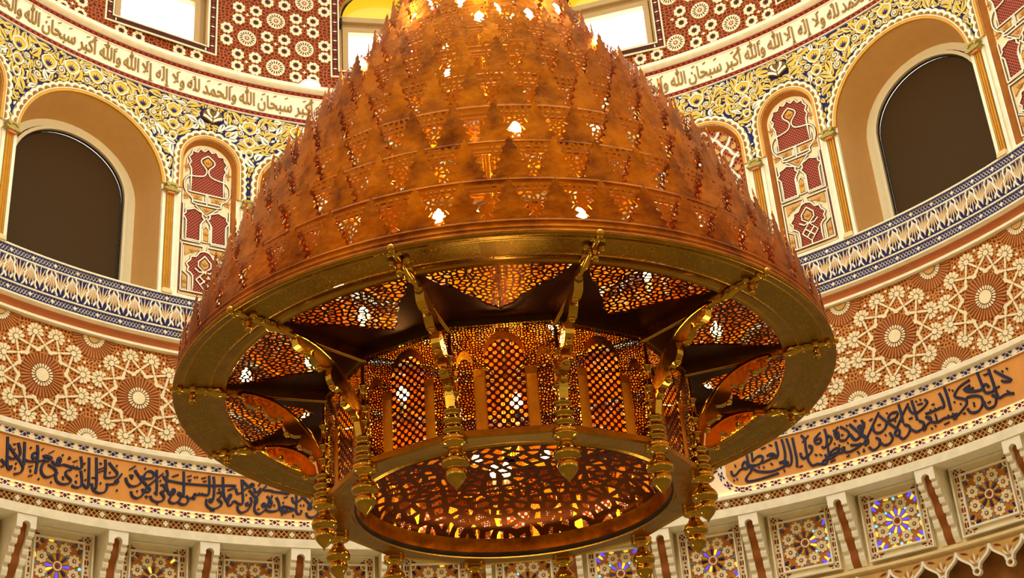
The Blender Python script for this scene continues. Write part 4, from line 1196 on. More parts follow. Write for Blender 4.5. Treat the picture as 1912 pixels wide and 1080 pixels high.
# ================================================================== CORBELS AND GLASS PANELS
R_LOW = 1.04
PST = rad(9.37); P0 = rad(38.305)
def lower_wall():
    r = Rel(R_LOW)
    r.lathe(U0, U1, [(R_LOW, .7370), (R_LOW, .6120, 'cream'), (R_LOW-.004, .6105), (R_LOW-.010, .6090), (R_LOW-.010, .6040), (R_LOW-.004, .6020), (R_LOW-.002, .6010), (R_LOW-.002, .5985), (R_LOW+.02, .5980)], 'cream_warm')
    r.lathe(U0, U1, [(R_LOW+.02, .6000), (R_LOW+.02, .5000)], 'fringe_back')
    tag(r.done('wall_lower'), kind='structure')
lower_wall()
def corbel(u, label):
    base = (S*1.0*sin(u), S*1.0*cos(u), Z0+S*.61)
    root = tag(empty('corbel', base), label, 'corbel', 'scroll corbels under the cornice')
    w = .0175/1.0
    # stepped scroll profile: (radius, height)
    prof = [(.9935, .7355), (.9935, .7140), (.9990, .7130), (.9975, .7080), (.9990, .7030), (1.0050, .7015), (1.0035, .6960), (1.0055, .6905), (1.0115, .6890), (1.0100, .6830), (1.0120, .6770), (1.0180, .6755),
            (1.0165, .6690), (1.0185, .6620), (1.0245, .6605), (1.0235, .6520), (1.0260, .6430), (1.0320, .6410), (1.0310, .6320), (1.0335, .6230), (R_LOW-.0012, .6140)]
    gw = .0072; RB = R_LOW-.0012
    b = Rel(1.0)
    for s in (1, -1):      # two cheeks
        rows = [b.add([(u+s*gw, v, rr) for rr, v in prof]), b.add([(u+s*w, v, rr) for rr, v in prof])]
        back = [b.add([(u+s*gw, v, RB) for rr, v in prof]), b.add([(u+s*w, v, RB) for rr, v in prof])]
        for i in range(len(prof)-1):
            b.face([rows[0]+i, rows[0]+i+1, rows[1]+i+1, rows[1]+i], 'ivory')
            for q in (0, 1): b.face([rows[q]+i, rows[q]+i+1, back[q]+i+1, back[q]+i], 'cream')
    # round head over the groove
    A = [(u+gw*cos(pi*i/10), .7190+gw*.9*sin(pi*i/10)) for i in range(11)]
    top = [(u+gw*cos(pi*i/10), .7355) for i in range(11)]
    k = b.add([(x, y, .9935) for x, y in A]); j = b.add([(x, y, .9935) for x, y in top]); z = b.add([(x, y, 1.004) for x, y in A])
    for i in range(10):
        b.face([k+i, k+i+1, j+i+1, j+i], 'ivory'); b.face([k+i, k+i+1, z+i+1, z+i], 'ivory')
    b.done('body', root, base)
    g = Rel(1.0)
    gp = [(1.0010+.0375*((.7270-v)/.1130)+.0022*sin((.7270-v)*170), v) for v in [.7270-.1130*q/28 for q in range(29)]]
    n = 4
    rows = [g.add([(u-gw+2*gw*q/n, v, rr) for q in range(n+1)], [(2*gw*q/n, v) for q in range(n+1)]) for rr, v in gp]
    for a in range(len(rows)-1):
        for q in range(n): g.face([rows[a]+q, rows[a]+q+1, rows[a+1]+q+1, rows[a+1]+q], 'groove', True)
    g.done('carved_groove', root, base)
def glass_panel(u, lit, label):
    base = (S*R_LOW*sin(u), S*R_LOW*cos(u), Z0+S*.63)
    root = tag(empty('stained_glass_panel', base), label, 'stained glass panel', 'square stained glass panels between the corbels')
    vc = .6755; k = 1/R_LOW
    T = lambda x, y: (u+k*x, vc+y)
    def sq(a): return [T(-a, -a), T(a, -a), T(a, a), T(-a, a)]
    f = Rel(R_LOW-.0010)
    f.ring(sq(.0590), sq(.0565), 'cream', .010); f.ring(sq(.0455), sq(.0425), 'ivory', .006)
    f.ring(sq(.0565), sq(.0455), 'petal', .0012, False)
    for s in range(4):
        for q in range(9):
            x = -.051+.102*q/8
            for e in (0, 1):
                p = [(x+(.0008 if e else -.0008), .051), (x+(.0050 if e else -.0050), .0540), (x+(.0050 if e else -.0050), .0480)]
                if q % 2: p = [(x-.0045, .0475+.0045*e), (x+.0045, .0475+.0045*e), (x+.0035, .0505+.0045*e), (x-.0035, .0505+.0045*e)]
                c, sn = cos(s*pi/2), sin(s*pi/2)
                f.poly([T(a*c-b*sn, a*sn+b*c) for a, b in p], 'tile_red', .0018, False)
    f.done('frame', root, base)
    g = Rel(R_LOW-.0010)
    g.poly(sq(.0425), 'ray_tan', .0008, False)
    g.ring([T(x, y) for x, y in disc(0, 0, .0078, 24)], [T(x, y) for x, y in disc(0, 0, .0060, 24)], 'ivory', .0040)
    g.poly([T(x, y) for x, y in star(0, 0, .0050, 4, .45)], 'brown', .0024, False)
    for q in range(8):
        a = 2*pi*(q+.5)/8
        cx, cy = .0312*cos(a), .0312*sin(a)
        g.poly([T(x, y) for x, y in flower(cx, cy, .0108, 8, .24, 0, 4)], 'petal', .0030)
        g.poly([T(x, y) for x, y in star(cx, cy, .0046, 8, .6)], 'brown', .0036, False)
        g.poly([T(x, y) for x, y in disc(cx, cy, .0018, 8)], 'petal', .0040, False)
    for sx in (1, -1):
        for sy in (1, -1):
            a0 = atan2(-sy, -sx)
            A = [(sx*.0425+.0095*cos(a0+rad(-45+9*i)), sy*.0425+.0095*sin(a0+rad(-45+9*i))) for i in range(11)]
            B = [(sx*.0425+.0070*cos(a0+rad(-45+9*i)), sy*.0425+.0070*sin(a0+rad(-45+9*i))) for i in range(11)]
            g.ring([T(*p) for p in A], [T(*p) for p in B], 'ivory', .0030, True, False)
    for q in range(16):
        a = 2*pi*q/16
        g.poly([T(x, y) for x, y in leaf(.0092*cos(a+.19), .0092*sin(a+.19), a+.19, .0120, .0018, 0, 3)], 'brown', .0014, False)
    gl = Rel(R_LOW-.0010)
    rng = random.Random(int(1000*u))
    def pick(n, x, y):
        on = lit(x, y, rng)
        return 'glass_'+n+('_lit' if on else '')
    for q in range(16):
        a = 2*pi*q/16
        x, y = .0150*cos(a), .0150*sin(a)
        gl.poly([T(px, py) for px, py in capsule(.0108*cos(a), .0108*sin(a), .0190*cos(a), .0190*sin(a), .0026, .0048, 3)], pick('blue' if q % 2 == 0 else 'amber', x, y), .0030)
    for sx in (1, -1):
        for sy in (1, -1):
            for d, (x, y, w, an) in enumerate(((.0290, .0385, .0052, .6), (.0385, .0290, .0052, .9), (.0335, .0335, .0046, .78))):
                dx, dy = .0030*cos(an), .0030*sin(an)
                gl.poly([T(sx*(x+p*1.0), sy*(y+q_)) for p, q_ in capsule(-dx, -dy, dx, dy, w*.7, w, 3)], pick('amber' if d == 2 else 'blue', sx*x, sy*y), .0030)
    for q in range(4):
        a = 2*pi*q/4
        gl.poly([T(x, y) for x, y in disc(.0392*cos(a), .0392*sin(a), .0026, 8)], pick('cyan', .039*cos(a), .039*sin(a)), .0030)
        for s in (1, -1):
            gl.poly([T(x, y) for x, y in capsule(.0405*cos(a)-s*.010*sin(a), .0405*sin(a)+s*.010*cos(a), .0405*cos(a)-s*.017*sin(a), .0405*sin(a)+s*.017*cos(a), .0022, None, 2)], pick('amber', .04*cos(a), .04*sin(a)), .0030)
        b = a+pi/4
        gl.poly([T(x, y) for x, y in disc(.0252*cos(b), .0252*sin(b), .0022, 8)], pick('cyan', .025*cos(b), .025*sin(b)), .0030)
    merge(g, gl); g.done('glazed_tracery', root, base)
pans = [P0+PST*k for k in range(-10, 4)]
vis = [u for u in pans if rad(-58) < u < rad(60)]
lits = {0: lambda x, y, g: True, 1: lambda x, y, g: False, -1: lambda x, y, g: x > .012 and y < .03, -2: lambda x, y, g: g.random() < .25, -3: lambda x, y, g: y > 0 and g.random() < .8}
for i, u in enumerate(vis):
    k = round((u-P0)/PST)
    f = lits.get(k, lambda x, y, g: g.random() < .12)
    if k == 0: d = 'brightly backlit, second from the right end of the row'
    elif k == 1: d = 'unlit, at the right end of the row'
    elif k == -1: d = 'half backlit, third from the right end of the row'
    elif i == 1: d = 'unlit, second from the left end of the row'
    else: d = '%s from the left end of the row' % ordinal(i) if i else 'at the left end of the row, cut by the edge'
    glass_panel(u, f, 'square stained glass panel, '+d)
cor = [u-PST/2 for u in vis]+[vis[-1]+PST/2]
for i, u in enumerate(cor):
    d = 'at the left end of the row' if i == 0 else 'at the right end of the row' if i == len(cor)-1 else '%s from the left in the row' % ordinal(i)
    corbel(u, 'cream scroll corbel with brown carved groove, '+d)

# ---- fringe of little hanging arches under the panels
def fringe():
    r = Rel(R_LOW-.002); st = .0600/1.04
    n = int((U1-U0)/st)
    for i in range(n):
        u = U0+st*i
        v0 = .5985
        half = smooth_line([(st*.5, v0-.0015), (st*.44, v0-.0120), (st*.28, v0-.0200), (st*.13, v0-.0270), (st*.085, v0-.0350)], 3)
        L = [(u-x, y) for x, y in half]; R = [(u+x, y) for x, y in half]
        r.ring(L, R, 'leaf_tan', .0040, True, False)
        for P in (L, R): r.stroke(P, .0036, 'ivory', .0075)
        A = disc(u, v0-.0395, .0072, 16); B = disc(u, v0-.0395, .0045, 16)
        r.ring(A, B, 'ivory', .0075); r.poly(B, 'leaf_tan', .0045, False); r.poly(star(u, v0-.0395, .0030, 4, .45), 'brown', .0055, False)
        for k in range(-2, 3): r.poly(leaf(u, v0-.0270, pi/2+k*.45, .0180-.002*abs(k), .0042, -k*.1, 5), 'ray_tan' if k % 2 else 'petal', .0060)
        for s in (1, -1):
            r.poly(leaf(u+s*st*.40, v0-.0050, pi/2+s*1.75, .0150, .0034, s*.2, 4), 'brown', .0052, False)
    tag(r.done('trim_9'), kind='structure')
fringe()

# ================================================================== THE REST OF THE DRUM (behind the viewer)
def back():
    r = Rel(1.0)
    r.lathe(U1, 2*pi+U0, [(1.02, .60), (1.02, .735, 'cream'), (.995, .736, 'brown'), (.995, .7680, 'peach'), (1.0, .8765, 'cream'), (1.01, .8895, 'brown_lacework'), (1.01, 1.0810, 'rose_cove'), (1.01, 1.1030, 'cream'), (.992, 1.1035, 'leaf_tan'), (.992, 1.1930, 'cream'),
                          (1.0, 1.1950, 'cream'), (1.0, 1.6330, 'cream'), (.998, 1.7275, 'cream'), (RU, 1.7276, 'tile_lacework'), (RU, 2.34, 'cream')], 'cream', 90)
    tag(r.done('wall_back'), kind='structure')
back()
# ================================================================== THE CHANDELIER
ZC = .612
CH = tag(empty('chandelier', (0, 0, Z0+S*ZC)), 'huge tiered brass chandelier with pierced crowns and turned brackets hanging in the drum', 'chandelier')
CH.rotation_euler = (-.0335, 0, 0)
def chmap(V):
    """(x, y, z) in drum radii about the chandelier's axis; the viewer's side is -y"""
    W = V*S; W[:, 2] -= ZC*S
    return W
class Met(Mesh):
    def done(self, name, parent=None): return self.build(name, parent or CH, chmap)
    def pol(self, r, ph, z): return (r*sin(ph), -r*cos(ph), z)
    def rev(self, prof, m, n=24, c=(0, 0), smooth=True, a0=0, a1=2*pi, uvs=1.0):
        """turned shape: profile (radius, z) about a vertical axis at c"""
        full = abs(a1-a0-2*pi) < 1e-6
        k = n if full else n+1
        rows = []
        for q in prof:
            rows.append(self.add([(c[0]+q[0]*sin(a0+(a1-a0)*i/n), c[1]-q[0]*cos(a0+(a1-a0)*i/n), q[1]) for i in range(k)],
                                 [(uvs*(a0+(a1-a0)*i/n), q[1]) for i in range(k)]))
        for a in range(len(prof)-1):
            mm = prof[a][2] if len(prof[a]) > 2 else m
            for i in range(n):
                j = (i+1) % k
                self.face([rows[a]+i, rows[a]+j, rows[a+1]+j, rows[a+1]+i], mm, smooth)
    def ball(self, c, r, m, sz=1.0, n=12):
        self.rev([(r*sin(pi*i/8), c[2]-sz*r*cos(pi*i/8)) for i in range(9)], m, n, (c[0], c[1]))
    def tube(self, P, rr, m, n=8):
        P = [np.array(p, float) for p in P]; rows = []
        for i, p in enumerate(P):
            t = P[min(i+1, len(P)-1)]-P[max(i-1, 0)]; t /= np.linalg.norm(t)
            a = np.cross(t, (0, 0, 1.0))
            if np.linalg.norm(a) < 1e-3: a = np.cross(t, (1.0, 0, 0))
            a /= np.linalg.norm(a); b = np.cross(t, a)
            r = rr[i] if isinstance(rr, (list, tuple)) else rr
            rows.append(self.add([tuple(p+r*(a*cos(2*pi*q/n)+b*sin(2*pi*q/n))) for q in range(n)]))
        for i in range(len(P)-1):
            for q in range(n): self.face([rows[i]+q, rows[i]+(q+1) % n, rows[i+1]+(q+1) % n, rows[i+1]+q], m, True)
        self.face([rows[0]+q for q in range(n)], m); self.face([rows[-1]+q for q in range(n)], m)
    def slab(self, A, B, m):
        """closed solid between two matching outlines given in xyz"""
        n = len(A); k = self.add(A); j = self.add(B)
        self.face(list(range(k, k+n)), m); self.face(list(range(j, j+n)), m)
        for i in range(n): self.face([k+i, k+(i+1) % n, j+(i+1) % n, j+i], m)

# ---- crowns: sheet brass rings with fir-shaped finials, each standing inside the one below
TIERS = [(.3716, .6130, 52), (.3505, .6714, 50), (.3238, .7337, 48), (.2941, .7970, 45), (.2554, .8691, 42), (.2187, .9377, 38), (.1800, 1.0019, 34), (.1560, 1.0500, 30), (.1290, 1.1050, 26), (.1020, 1.1620, 22)]
GAP0 = [12.87, -.3, 5.09, 1.2, -9.04, -11.08, -.12, -8.18, 0, 0]     # azimuth (degrees) of one gap in each crown
def crown(i):
    r0, z0, N = TIERS[i]
    r1, z1 = TIERS[i+1][:2] if i+1 < len(TIERS) else (r0-.025, z0+.055)
    dz = z1-z0; k = .16*(r0-r1)/dz
    R = lambda z: r0-k*(z-z0)
    t = Met()
    zb = z0+.27*dz
    w = 2*pi/N
    # solid band with rolled foot and two engraved fillets
    prof = [(r0+.0016, z0-.0010), (r0+.0022, z0+.0008), (r0+.0012, z0+.0030), (r0, z0+.0036)]
    for q in (.10, .22): 
        z = z0+q*dz
        prof += [(R(z), z), (R(z)+.0008, z+.0007), (R(z), z+.0016)]
    prof += [(R(zb), zb)]
    t.rev(prof, 'brass_matte', N*3)
    # finials
    ztip = z0+1.10*dz; hf = ztip-zb; nb = 5
    lev = [(0.5*w, zb)]
    for b in range(nb):
        f0 = (b+.30)/nb*.92; f1 = (b+.62)/nb*.92
        lev.append((.5*w*(1-f0)*.74, zb+hf*f0))
        lev.append((.5*w*(1-f1)*.98+.012*w, zb+hf*(f1+.035)))
    lev.append((.020*w, zb+hf*.92)); lev.append((.0, ztip))
    gap = rad(GAP0[i])
    for n_ in range(N):
        ph = gap+w*(n_+.5)
        row = []
        for (a, z) in lev:
            kx = t.add([t.pol(R(z), ph-a, z), t.pol(R(z), ph, z), t.pol(R(z), ph+a, z)], [((ph-a)*r0, z), (ph*r0, z), ((ph+a)*r0, z)])
            row.append(kx)
        for q in range(len(row)-1):
            for e in (0, 1): t.face([row[q]+e, row[q]+e+1, row[q+1]+e+1, row[q+1]+e], 'brass_matte')
    o = t.done('crown_tier')
    sm = o.modifiers.new('thickness', 'SOLIDIFY'); sm.thickness = .008; sm.offset = -1
    # pierced band standing behind the finials, and the flat shelf that carries the next crown
    p = Met()
    ra, rb = R(zb)-.0045, max(r1-.003, .02)
    p.rev([(ra, zb-.010), (R(z1)-.006, z1+.002)], 'pierced_tier', 72, uvs=r0)
    po = p.build('pierced_band', o, chmap)
    return o
for i in range(len(TIERS)): crown(i)

# ---- flat ring under the lowest crown
R_OUT, R_IN = .3716, .3185
def ring_plate():
    t = Met()
    z = .6130
    t.rev([(R_OUT+.0020, z+.0010), (R_OUT+.0020, z-.0026), (R_OUT-.0010, z-.0030), (R_OUT-.0040, z-.0012), (R_OUT-.0090, z-.0010), (R_OUT-.0098, z-.0016), (R_OUT-.0106, z-.0010)], 'brass_dark', 144, uvs=R_OUT)
    t.rev([(R_IN+.0160, z-.0010), (R_IN+.0150, z-.0018), (R_IN+.0140, z-.0010), (R_IN+.0030, z-.0010), (R_IN, z-.0030), (R_IN-.0020, z-.0010), (R_IN-.0020, z+.0030)], 'brass_dark', 144, uvs=R_OUT)
    o = t.done('ring_plate')
    e = Met(); rows = []
    for rr in (R_OUT-.0106, R_OUT-.020, R_OUT-.029, R_IN+.0160):
        rows.append(e.add([e.pol(rr, 2*pi*i/144, z-.0008) for i in range(144)], [(R_OUT*2*pi*i/144, rr) for i in range(144)]))
    for a in range(3):
        for i in range(144): e.face([rows[a]+i, rows[a]+(i+1) % 144, rows[a+1]+(i+1) % 144, rows[a+1]+i], 'brass_engraved')
    e.build('engraved_band', o, chmap)
ring_plate()

# ---- twelve bays of the underside: solid plate with a pierced lambrequin
R_DOD = .2065
def dod(ph, r=R_DOD): 
    d = (ph+rad(15)) % rad(30)-rad(15)
    return r*cos(rad(15))/cos(d)
def soffit_bay():
    n = 44; z = .6155
    def rb(x):              # inner edge of the pierced field; x in -1..1 across the bay
        x = abs(x)
        if x > .90: return R_IN+.001
        e = .2225+.013*(x/.25)**2 if x < .25 else .2355+.064*((x-.25)/.65)**.95
        e += .0040*abs(sin(x*13.0))-.0015
        if x > .80: e += .013*((x-.80)/.10)**2
        return min(e, R_IN)
    sol = Met(); prc = Met()
    xs = [-1+2*i/n for i in range(n+1)]
    a = rad(15)
    for x0, x1 in zip(xs[:-1], xs[1:]):
        p0, p1 = x0*a, x1*a
        q = [sol.pol(dod(p0)-.001, p0, z), sol.pol(dod(p1)-.001, p1, z), sol.pol(rb(x1), p1, z), sol.pol(rb(x0), p0, z)]
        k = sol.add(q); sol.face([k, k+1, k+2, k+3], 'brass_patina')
        if rb(x0) < R_IN or rb(x1) < R_IN:
            q = [prc.pol(rb(x0), p0, z), prc.pol(rb(x1), p1, z), prc.pol(R_IN+.001, p1, z), prc.pol(R_IN+.001, p0, z)]
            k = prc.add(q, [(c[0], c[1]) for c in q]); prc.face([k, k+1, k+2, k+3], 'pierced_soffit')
    o = sol.done('soffit_plate')
    mo = o.modifiers.new('thickness', 'SOLIDIFY'); mo.thickness = .012; mo.offset = 0
    prc.build('pierced_screen', o, chmap)
    return o

# ---- rib bar, clasp, bracket arm and turned post on every corner (built on azimuth 0, then turned)
def rib():
    t = Met()
    w = .0021
    A = [(-w, -(R_DOD-.002), .6145), (w, -(R_DOD-.002), .6145), (w, -.3200, .6145), (-w, -.3200, .6145)]
    B = [(x, y, .6035 if i < 2 else .6075) for i, (x, y, z) in enumerate(A)]
    t.slab(A, B, 'brass_dark')
    t.tube([(0, -(R_DOD-.002), .6035), (0, -.3200, .6075)], .0021, 'brass')
    return t.done('rib_bar')
def clasp():
    t = Met()
    P = [(0, -.3160, .6070), (0, -.3260, .6078), (0, -.3360, .6102), (0, -.3480, .6108), (0, -.3600, .6112), (0, -.3730, .6120)]
    t.tube(P, [.0030, .0050, .0034, .0044, .0036, .0028], 'brass')
    for s in (1, -1):                          # acanthus tongues lying along the plate
        for k in range(3):
            y = -.318-.005*k
            A = smooth_line([(s*.001, y), (s*.0065, y-.006-.002*k), (s*.0040, y-.016-.004*k), (s*.001, y-.019-.004*k)], 3)
            t.slab([(x, yy, .6112) for x, yy in A], [(x*.9, yy, .6085+.0006*k) for x, yy in A], 'brass')
        t.ball((s*.0075, -.3520, .6100), .0042, 'brass'); t.ball((s*.0048, -.3660, .6105), .0030, 'brass'); t.ball((s*.0046, -.3380, .6098), .0028, 'brass')
    t.ball((0, -.3730, .6120), .0046, 'brass')
    # little drop under the middle of the plate
    t.rev([(.0004, .5930), (.0030, .5955), (.0040, .5990), (.0026, .6020), (.0044, .6040), (.0030, .6070), (.0040, .6110)], 'brass', 12, (0, -.3520))
    return t.done('foliate_clasp')
def arm():
    t = Met()
    up = smooth_line([(.3000, .6068), (.2820, .6040), (.2630, .5965), (.2460, .5840), (.2310, .5675), (.2210, .5530), (.2140, .5380), (.2095, .5180)], 5)
    n = len(up); lo = []
    for i, (r, z) in enumerate(up):
        a = up[max(0, i-1)]; b = up[min(n-1, i+1)]
        dx, dz = b[0]-a[0], b[1]-a[1]; L = hypot(dx, dz)
        u = i/(n-1)
        d = .0070+.0105*sin(pi*min(1, u*1.15))**.6*abs(sin(pi*u*5.0))**.55 if u > .04 else .003
        lo.append((r-dz/L*d if False else r+abs(dz/L)*d, z-abs(dx/L)*d))
    w = .0046
    k = [t.add([(s*w, -r, z) for r, z in up]) for s in (1, -1)]; j = [t.add([(s*w, -r, z) for r, z in lo]) for s in (1, -1)]
    for i in range(n-1):
        for q in (0, 1): t.face([k[q]+i, k[q]+i+1, j[q]+i+1, j[q]+i], 'brass')
        t.face([k[0]+i, k[0]+i+1, k[1]+i+1, k[1]+i], 'brass'); t.face([j[0]+i, j[0]+i+1, j[1]+i+1, j[1]+i], 'brass')
    t.tube([(0, -r, z) for r, z in up], .0050, 'brass')
    for i in range(6, n-2, 6): t.ball((0, -lo[i][0], lo[i][1]), .0042, 'brass', n=10)
    t.tube([(0, -.3000, .6068), (0, -.3040, .6072)], [.0045, .0028], 'brass')
    return t.done('bracket_arm')
def post():
    t = Met()
    prof = [(.0004, .4315), (.0018, .4345), (.0060, .4395), (.0088, .4440), (.0096, .4490), (.0086, .4525), (.0080, .4540), (.0118, .4565), (.0126, .4605), (.0112, .4645), (.0076, .4690), (.0056, .4730),
            (.0056, .4760), (.0104, .4780), (.0118, .4800), (.0104, .4820), (.0112, .4840), (.0112, .4862), (.0080, .4885), (.0080, .4905), (.0098, .4925), (.0098, .4945), (.0078, .4960), (.0078, .5000),
            (.0098, .5020), (.0098, .5045), (.0072, .5060), (.0066, .5110), (.0084, .5130), (.0084, .5150), (.0056, .5180), (.0048, .5290), (.0074, .5310), (.0074, .5335), (.0044, .5360), (.0036, .5460),
            (.0062, .5480), (.0062, .5500), (.0032, .5530), (.0028, .5700), (.0048, .5720), (.0048, .5740), (.0022, .5780), (.0018, .6000)]
    t.rev([(r*1.12, z) for r, z in prof], 'brass', 20, (0, -.2095))
    return t.done('turned_post')
parts = [rib(), clasp(), arm(), post()]
for o in parts: o.rotation_euler = (0, 0, rad(15))
bay = soffit_bay()
for k in range(1, 12):
    for o in parts:
        c = copy_tree(o, CH); c.rotation_euler = (0, 0, rad(15+30*k))
    c = copy_tree(bay, CH); c.rotation_euler = (0, 0, rad(30*k))

# ---- twelve-sided drum of pierced panels
ZT, ZB = .6120, .4885
def drum_panel():
    ap = R_DOD*cos(rad(15)); hw = R_DOD*sin(rad(15)); z0 = ZB; H = ZT-ZB
    def P(x, h, d=0.0): return (x*hw, -(ap-d), z0+h*H)
    t = Met()
    def quad(m, x0, x1, h0, h1, d=0.0, mesh=t):
        k = mesh.add([P(x0, h0, d), P(x1, h0, d), P(x1, h1, d), P(x0, h1, d)], [(x0*hw, h0*H), (x1*hw, h0*H), (x1*hw, h1*H), (x0*hw, h1*H)]); mesh.face([k, k+1, k+2, k+3], m)
    # columns across: edge strip, slim arch, strip, main arch, strip, slim arch, edge strip
    strips = [(-1, -.90), (-.60, -.38), (.38, .60), (.90, 1)]
    def arch_h(x):
        ax = abs(x)
        if ax < .38: return .64+.19*sqrt(max(0, 1-(ax/.38)**2))
        if .60 < ax < .90: return .56+.11*sqrt(max(0, 1-((ax-.75)/.15)**2))
        return .50
    n = 80; xs = [-1+2*i/n for i in range(n+1)]
    top = Met(); lat = Met(); slims = {-1: Met(), 1: Met()}
    for x0, x1 in zip(xs[:-1], xs[1:]):
        xm = (x0+x1)/2; ax = abs(xm)
        solid = ax > .90 or .38 < ax < .60
        if solid:
            quad('brass_dark', x0, x1, 0, .50)
            h0 = h1 = .50
        else:
            h0, h1 = arch_h(x0 if arch_h(x0) > .5 else xm), arch_h(x1 if arch_h(x1) > .5 else xm)
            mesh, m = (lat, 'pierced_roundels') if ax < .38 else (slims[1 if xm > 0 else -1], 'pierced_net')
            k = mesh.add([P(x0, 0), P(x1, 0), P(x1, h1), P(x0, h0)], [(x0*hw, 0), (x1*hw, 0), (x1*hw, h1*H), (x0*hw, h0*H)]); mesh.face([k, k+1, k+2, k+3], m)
        # dark arch band, then the fine net above it
        b = .075
        k = t.add([P(x0, h0), P(x1, h1), P(x1, min(.95, h1+b)), P(x0, min(.95, h0+b))]); t.face([k, k+1, k+2, k+3], 'brass_dark')
        k = top.add([P(x0, min(.95, h0+b)), P(x1, min(.95, h1+b)), P(x1, .96), P(x0, .96)], [(x0*hw, h0*H), (x1*hw, h1*H), (x1*hw, .96*H), (x0*hw, .96*H)]); top.face([k, k+1, k+2, k+3], 'pierced_net')
    quad('brass', -1, 1, .96, 1.0)
    o = t.done('drum_panel')
    mo = o.modifiers.new('thickness', 'SOLIDIFY'); mo.thickness = .010; mo.offset = 0
    top.build('pierced_net', o, chmap); lat.build('roundel_lattice', o, chmap); [slims[q].build('slim_lattice', o, chmap) for q in (-1, 1)]
    for a, b in strips:
        pl = Met()
        m = 4; ks = [pl.add([P(a+(b-a)*i/m, h, -.0006-.0010*sin(pi*i/m)) for i in range(m+1)]) for h in (.02, .50)]
        for i in range(m): pl.face([ks[0]+i, ks[0]+i+1, ks[1]+i+1, ks[1]+i], 'brass_strip', True)
        pl.build('pilaster_strip', o, chmap)
    bar = Met()
    A = [P(-1, .965, -.0030), P(1, .965, -.0030), P(1, 1.02, -.0030), P(-1, 1.02, -.0030)]; B = [P(-1, .955, .004), P(1, .955, .004), P(1, 1.02, .004), P(-1, 1.02, .004)]
    bar.slab(A, B, 'brass_dark'); bar.build('top_bar', o, chmap)
    return o
pan0 = drum_panel()
for k in range(1, 12):
    c = copy_tree(pan0, CH); c.rotation_euler = (0, 0, rad(30*k))

# ---- lower ring: twelve-sided outside, round inside, and the pierced bowl above the opening
def lower_ring():
    t = Met(); n = 144; zr = .4868
    def circ(r, z, f=None): return t.add([t.pol((f(2*pi*i/n) if f else r), 2*pi*i/n, z) for i in range(n)])
    # corners of the plate lie on azimuths 15, 45, ...
    D = lambda d: (lambda ph: dod(ph, R_DOD+d))
    rows = [circ(0, .4920, D(-.003)), circ(0, .4920, D(.0050)), circ(0, zr-.0010, D(.0055)), circ(0, zr-.0022, D(.0030)), circ(0, zr-.0012, D(-.0005)), circ(.1800, zr-.0012), circ(.1775, zr-.0030), circ(.1752, zr-.0018)]
    for a in range(len(rows)-1):
        for i in range(n): t.face([rows[a]+i, rows[a]+(i+1) % n, rows[a+1]+(i+1) % n, rows[a+1]+i], 'brass_dark', False)
    o = t.done('lower_ring')
    d = Met(); d.rev([(.1756, zr-.0020), (.1745, zr-.0026), (.1735, zr+.0002), (.1742, zr+.0040)], 'dark_line', 96); d.build('dark_rim', o, chmap)
    b = Met(); b.rev([(.1742, zr+.0020), (.1735, .5000), (.1700, .5060)], 'brass_matte', 96); b.build('copper_band', o, chmap)
    p = Met(); rows = []
    prof = [(.1705*cos(pi/2*i/10), .5055+.0330*sin(pi/2*i/10)) for i in range(10)]+[(.004, .5386)]
    for r, z in prof: rows.append(p.add([p.pol(r, 2*pi*i/96, z) for i in range(96)], [(r*sin(2*pi*i/96), r*cos(2*pi*i/96)) for i in range(96)]))
    for a in range(len(prof)-1):
        for i in range(96): p.face([rows[a]+i, rows[a]+(i+1) % 96, rows[a+1]+(i+1) % 96, rows[a+1]+i], 'pierced_bowl', True)
    p.done('pierced_bowl')
    # rod inside that carries everything, and the chain rod above
    s = Met(); s.rev([(.010, .540), (.010, 1.200), (.022, 1.205), (.026, 1.216), (.014, 1.226), (.006, 1.240), (.006, 2.300)], 'brass_dark', 16); s.done('hanging_rod')
    f = Met()
    for q in range(12):
        a = rad(30*q)
        f.tube([f.pol(.010, a, .640), f.pol(.33, a, .640)], .0022, 'brass_dark', 6)
    f.done('inner_frame')
lower_ring()

# ---- candle bulbs
def bulb_mesh():
    t = Met()
    t.rev([(.0006, .0115), (.0034, .0080), (.0060, .0034), (.0068, -.0010), (.0050, -.0050), (.0028, -.0066)], 'bulb_glow', 12)
    return t
BULBS = [(.295, -79.5, .640), (.228, -68.9, .640), (.230, -38.5, .640), (.251, 70.1, .640), (.150, -47.9, .5828), (.150, 3.8, .5424), (.100, -168, .565), (.100, -176, .566),
         (.3119, 5.09, .7695), (.3606, 12.87, .6370), (.3606, -8.15, .6419), (.206, -11.08, .9604), (.2429, -9.04, .8965), (.2429, 13.64, .9006), (.1687, 6.6, 1.0443), (.1687, -.12, 1.0329),
         (.1687, 13.94, 1.0293), (.1687, 19.85, 1.0401), (.1444, -25.25, 1.0892), (.1444, -8.18, 1.0785), (.1444, -32.36, 1.0759), (.1444, 40.49, 1.086), (.206, 42.0, 1.000), (.206, -44.0, .992), (.2429, 62.0, .92), (.2429, -60.0, .92)]
for k in range(9): BULBS.append((.26, 110+20*k, .645))
for k in range(6): BULBS.append((.20, 60+50*k, .80))
for k in range(5): BULBS.append((.14, 70+60*k, .95))
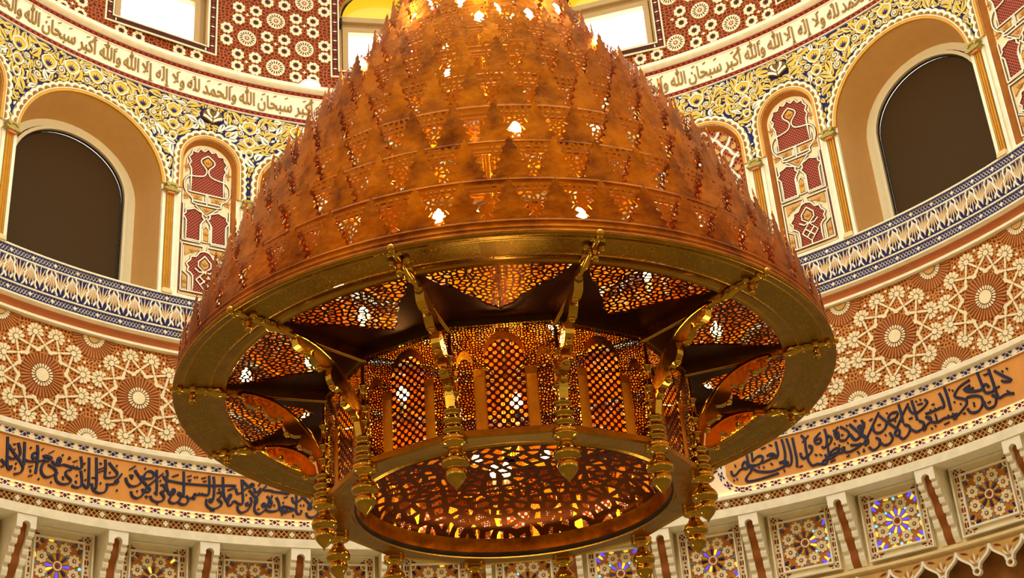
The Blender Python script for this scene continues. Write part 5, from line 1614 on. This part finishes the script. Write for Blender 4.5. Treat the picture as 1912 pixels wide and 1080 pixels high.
def bulbs():
    b = bulb_mesh(); first = None
    for r, a, z in BULBS:
        if first is None:
            V = np.array(b.v)*S
            o = b.build('candle_bulb', CH, lambda V: V*S); first = o
            h = Met(); h.rev([(.0030, -.0060), (.0034, -.0080), (.0034, -.0200), (.0010, -.0205)], 'ivory', 10); h.build('candle_sleeve', o, lambda V: V*S)
        else: o = copy_tree(first, CH)
        ph = rad(a); o.location = (S*r*sin(ph), -S*r*cos(ph), S*(z-ZC))
bulbs()
# light of the bulbs inside the crowns
for r, a, z, e in ((.25, -75, .655, 29.2), (.25, -38, .655, 29.2), (.25, 0, .655, 29.2), (.25, 38, .655, 29.2), (.25, 75, .655, 29.2), (.25, 120, .655, 22.4), (.25, 180, .655, 22.4), (.25, -120, .655, 22.4),
                   (.20, 0, .77, 19.8), (.20, 120, .77, 19.8), (.20, -120, .77, 19.8), (.15, 0, .90, 22.4), (.12, 180, .90, 19.8), (.10, 10, 1.02, 29.0), (.06, 180, 1.10, 26.4), (.10, 0, .575, 8.7), (.10, 120, .575, 7.1), (.10, -120, .575, 7.1)):
    l = bpy.data.lights.new('bulb_light', 'POINT'); l.energy = e; l.color = (1.0, .62, .24); l.shadow_soft_size = .05
    o = bpy.data.objects.new('bulb_light', l); o.parent = CH; ph = rad(a); o.location = (S*r*sin(ph), -S*r*cos(ph), S*(z-ZC)); COL.objects.link(o)
# added fill lights high round the rod, no bulbs there, brightening the walls
for a in (0, 72, 144, 216, 288):
    l = bpy.data.lights.new('upper_fill', 'POINT'); l.energy = 130; l.color = (1.0, .90, .70); l.shadow_soft_size = .25
    o = bpy.data.objects.new('upper_fill', l); o.parent = CH; ph = rad(a+20); o.location = (S*.20*sin(ph), -S*.20*cos(ph), S*(1.66-ZC)); COL.objects.link(o)
for a in (-50, 0, 50, 180):  # added fill to brighten the top crowns, not set at any bulb
    l = bpy.data.lights.new('upper_fill', 'POINT'); l.energy = 22; l.color = (1.0, .86, .50); l.shadow_soft_size = .10
    o = bpy.data.objects.new('upper_fill', l); o.parent = CH; ph = rad(a); o.location = (S*.24*sin(ph), -S*.24*cos(ph), S*(1.20-ZC)); COL.objects.link(o)
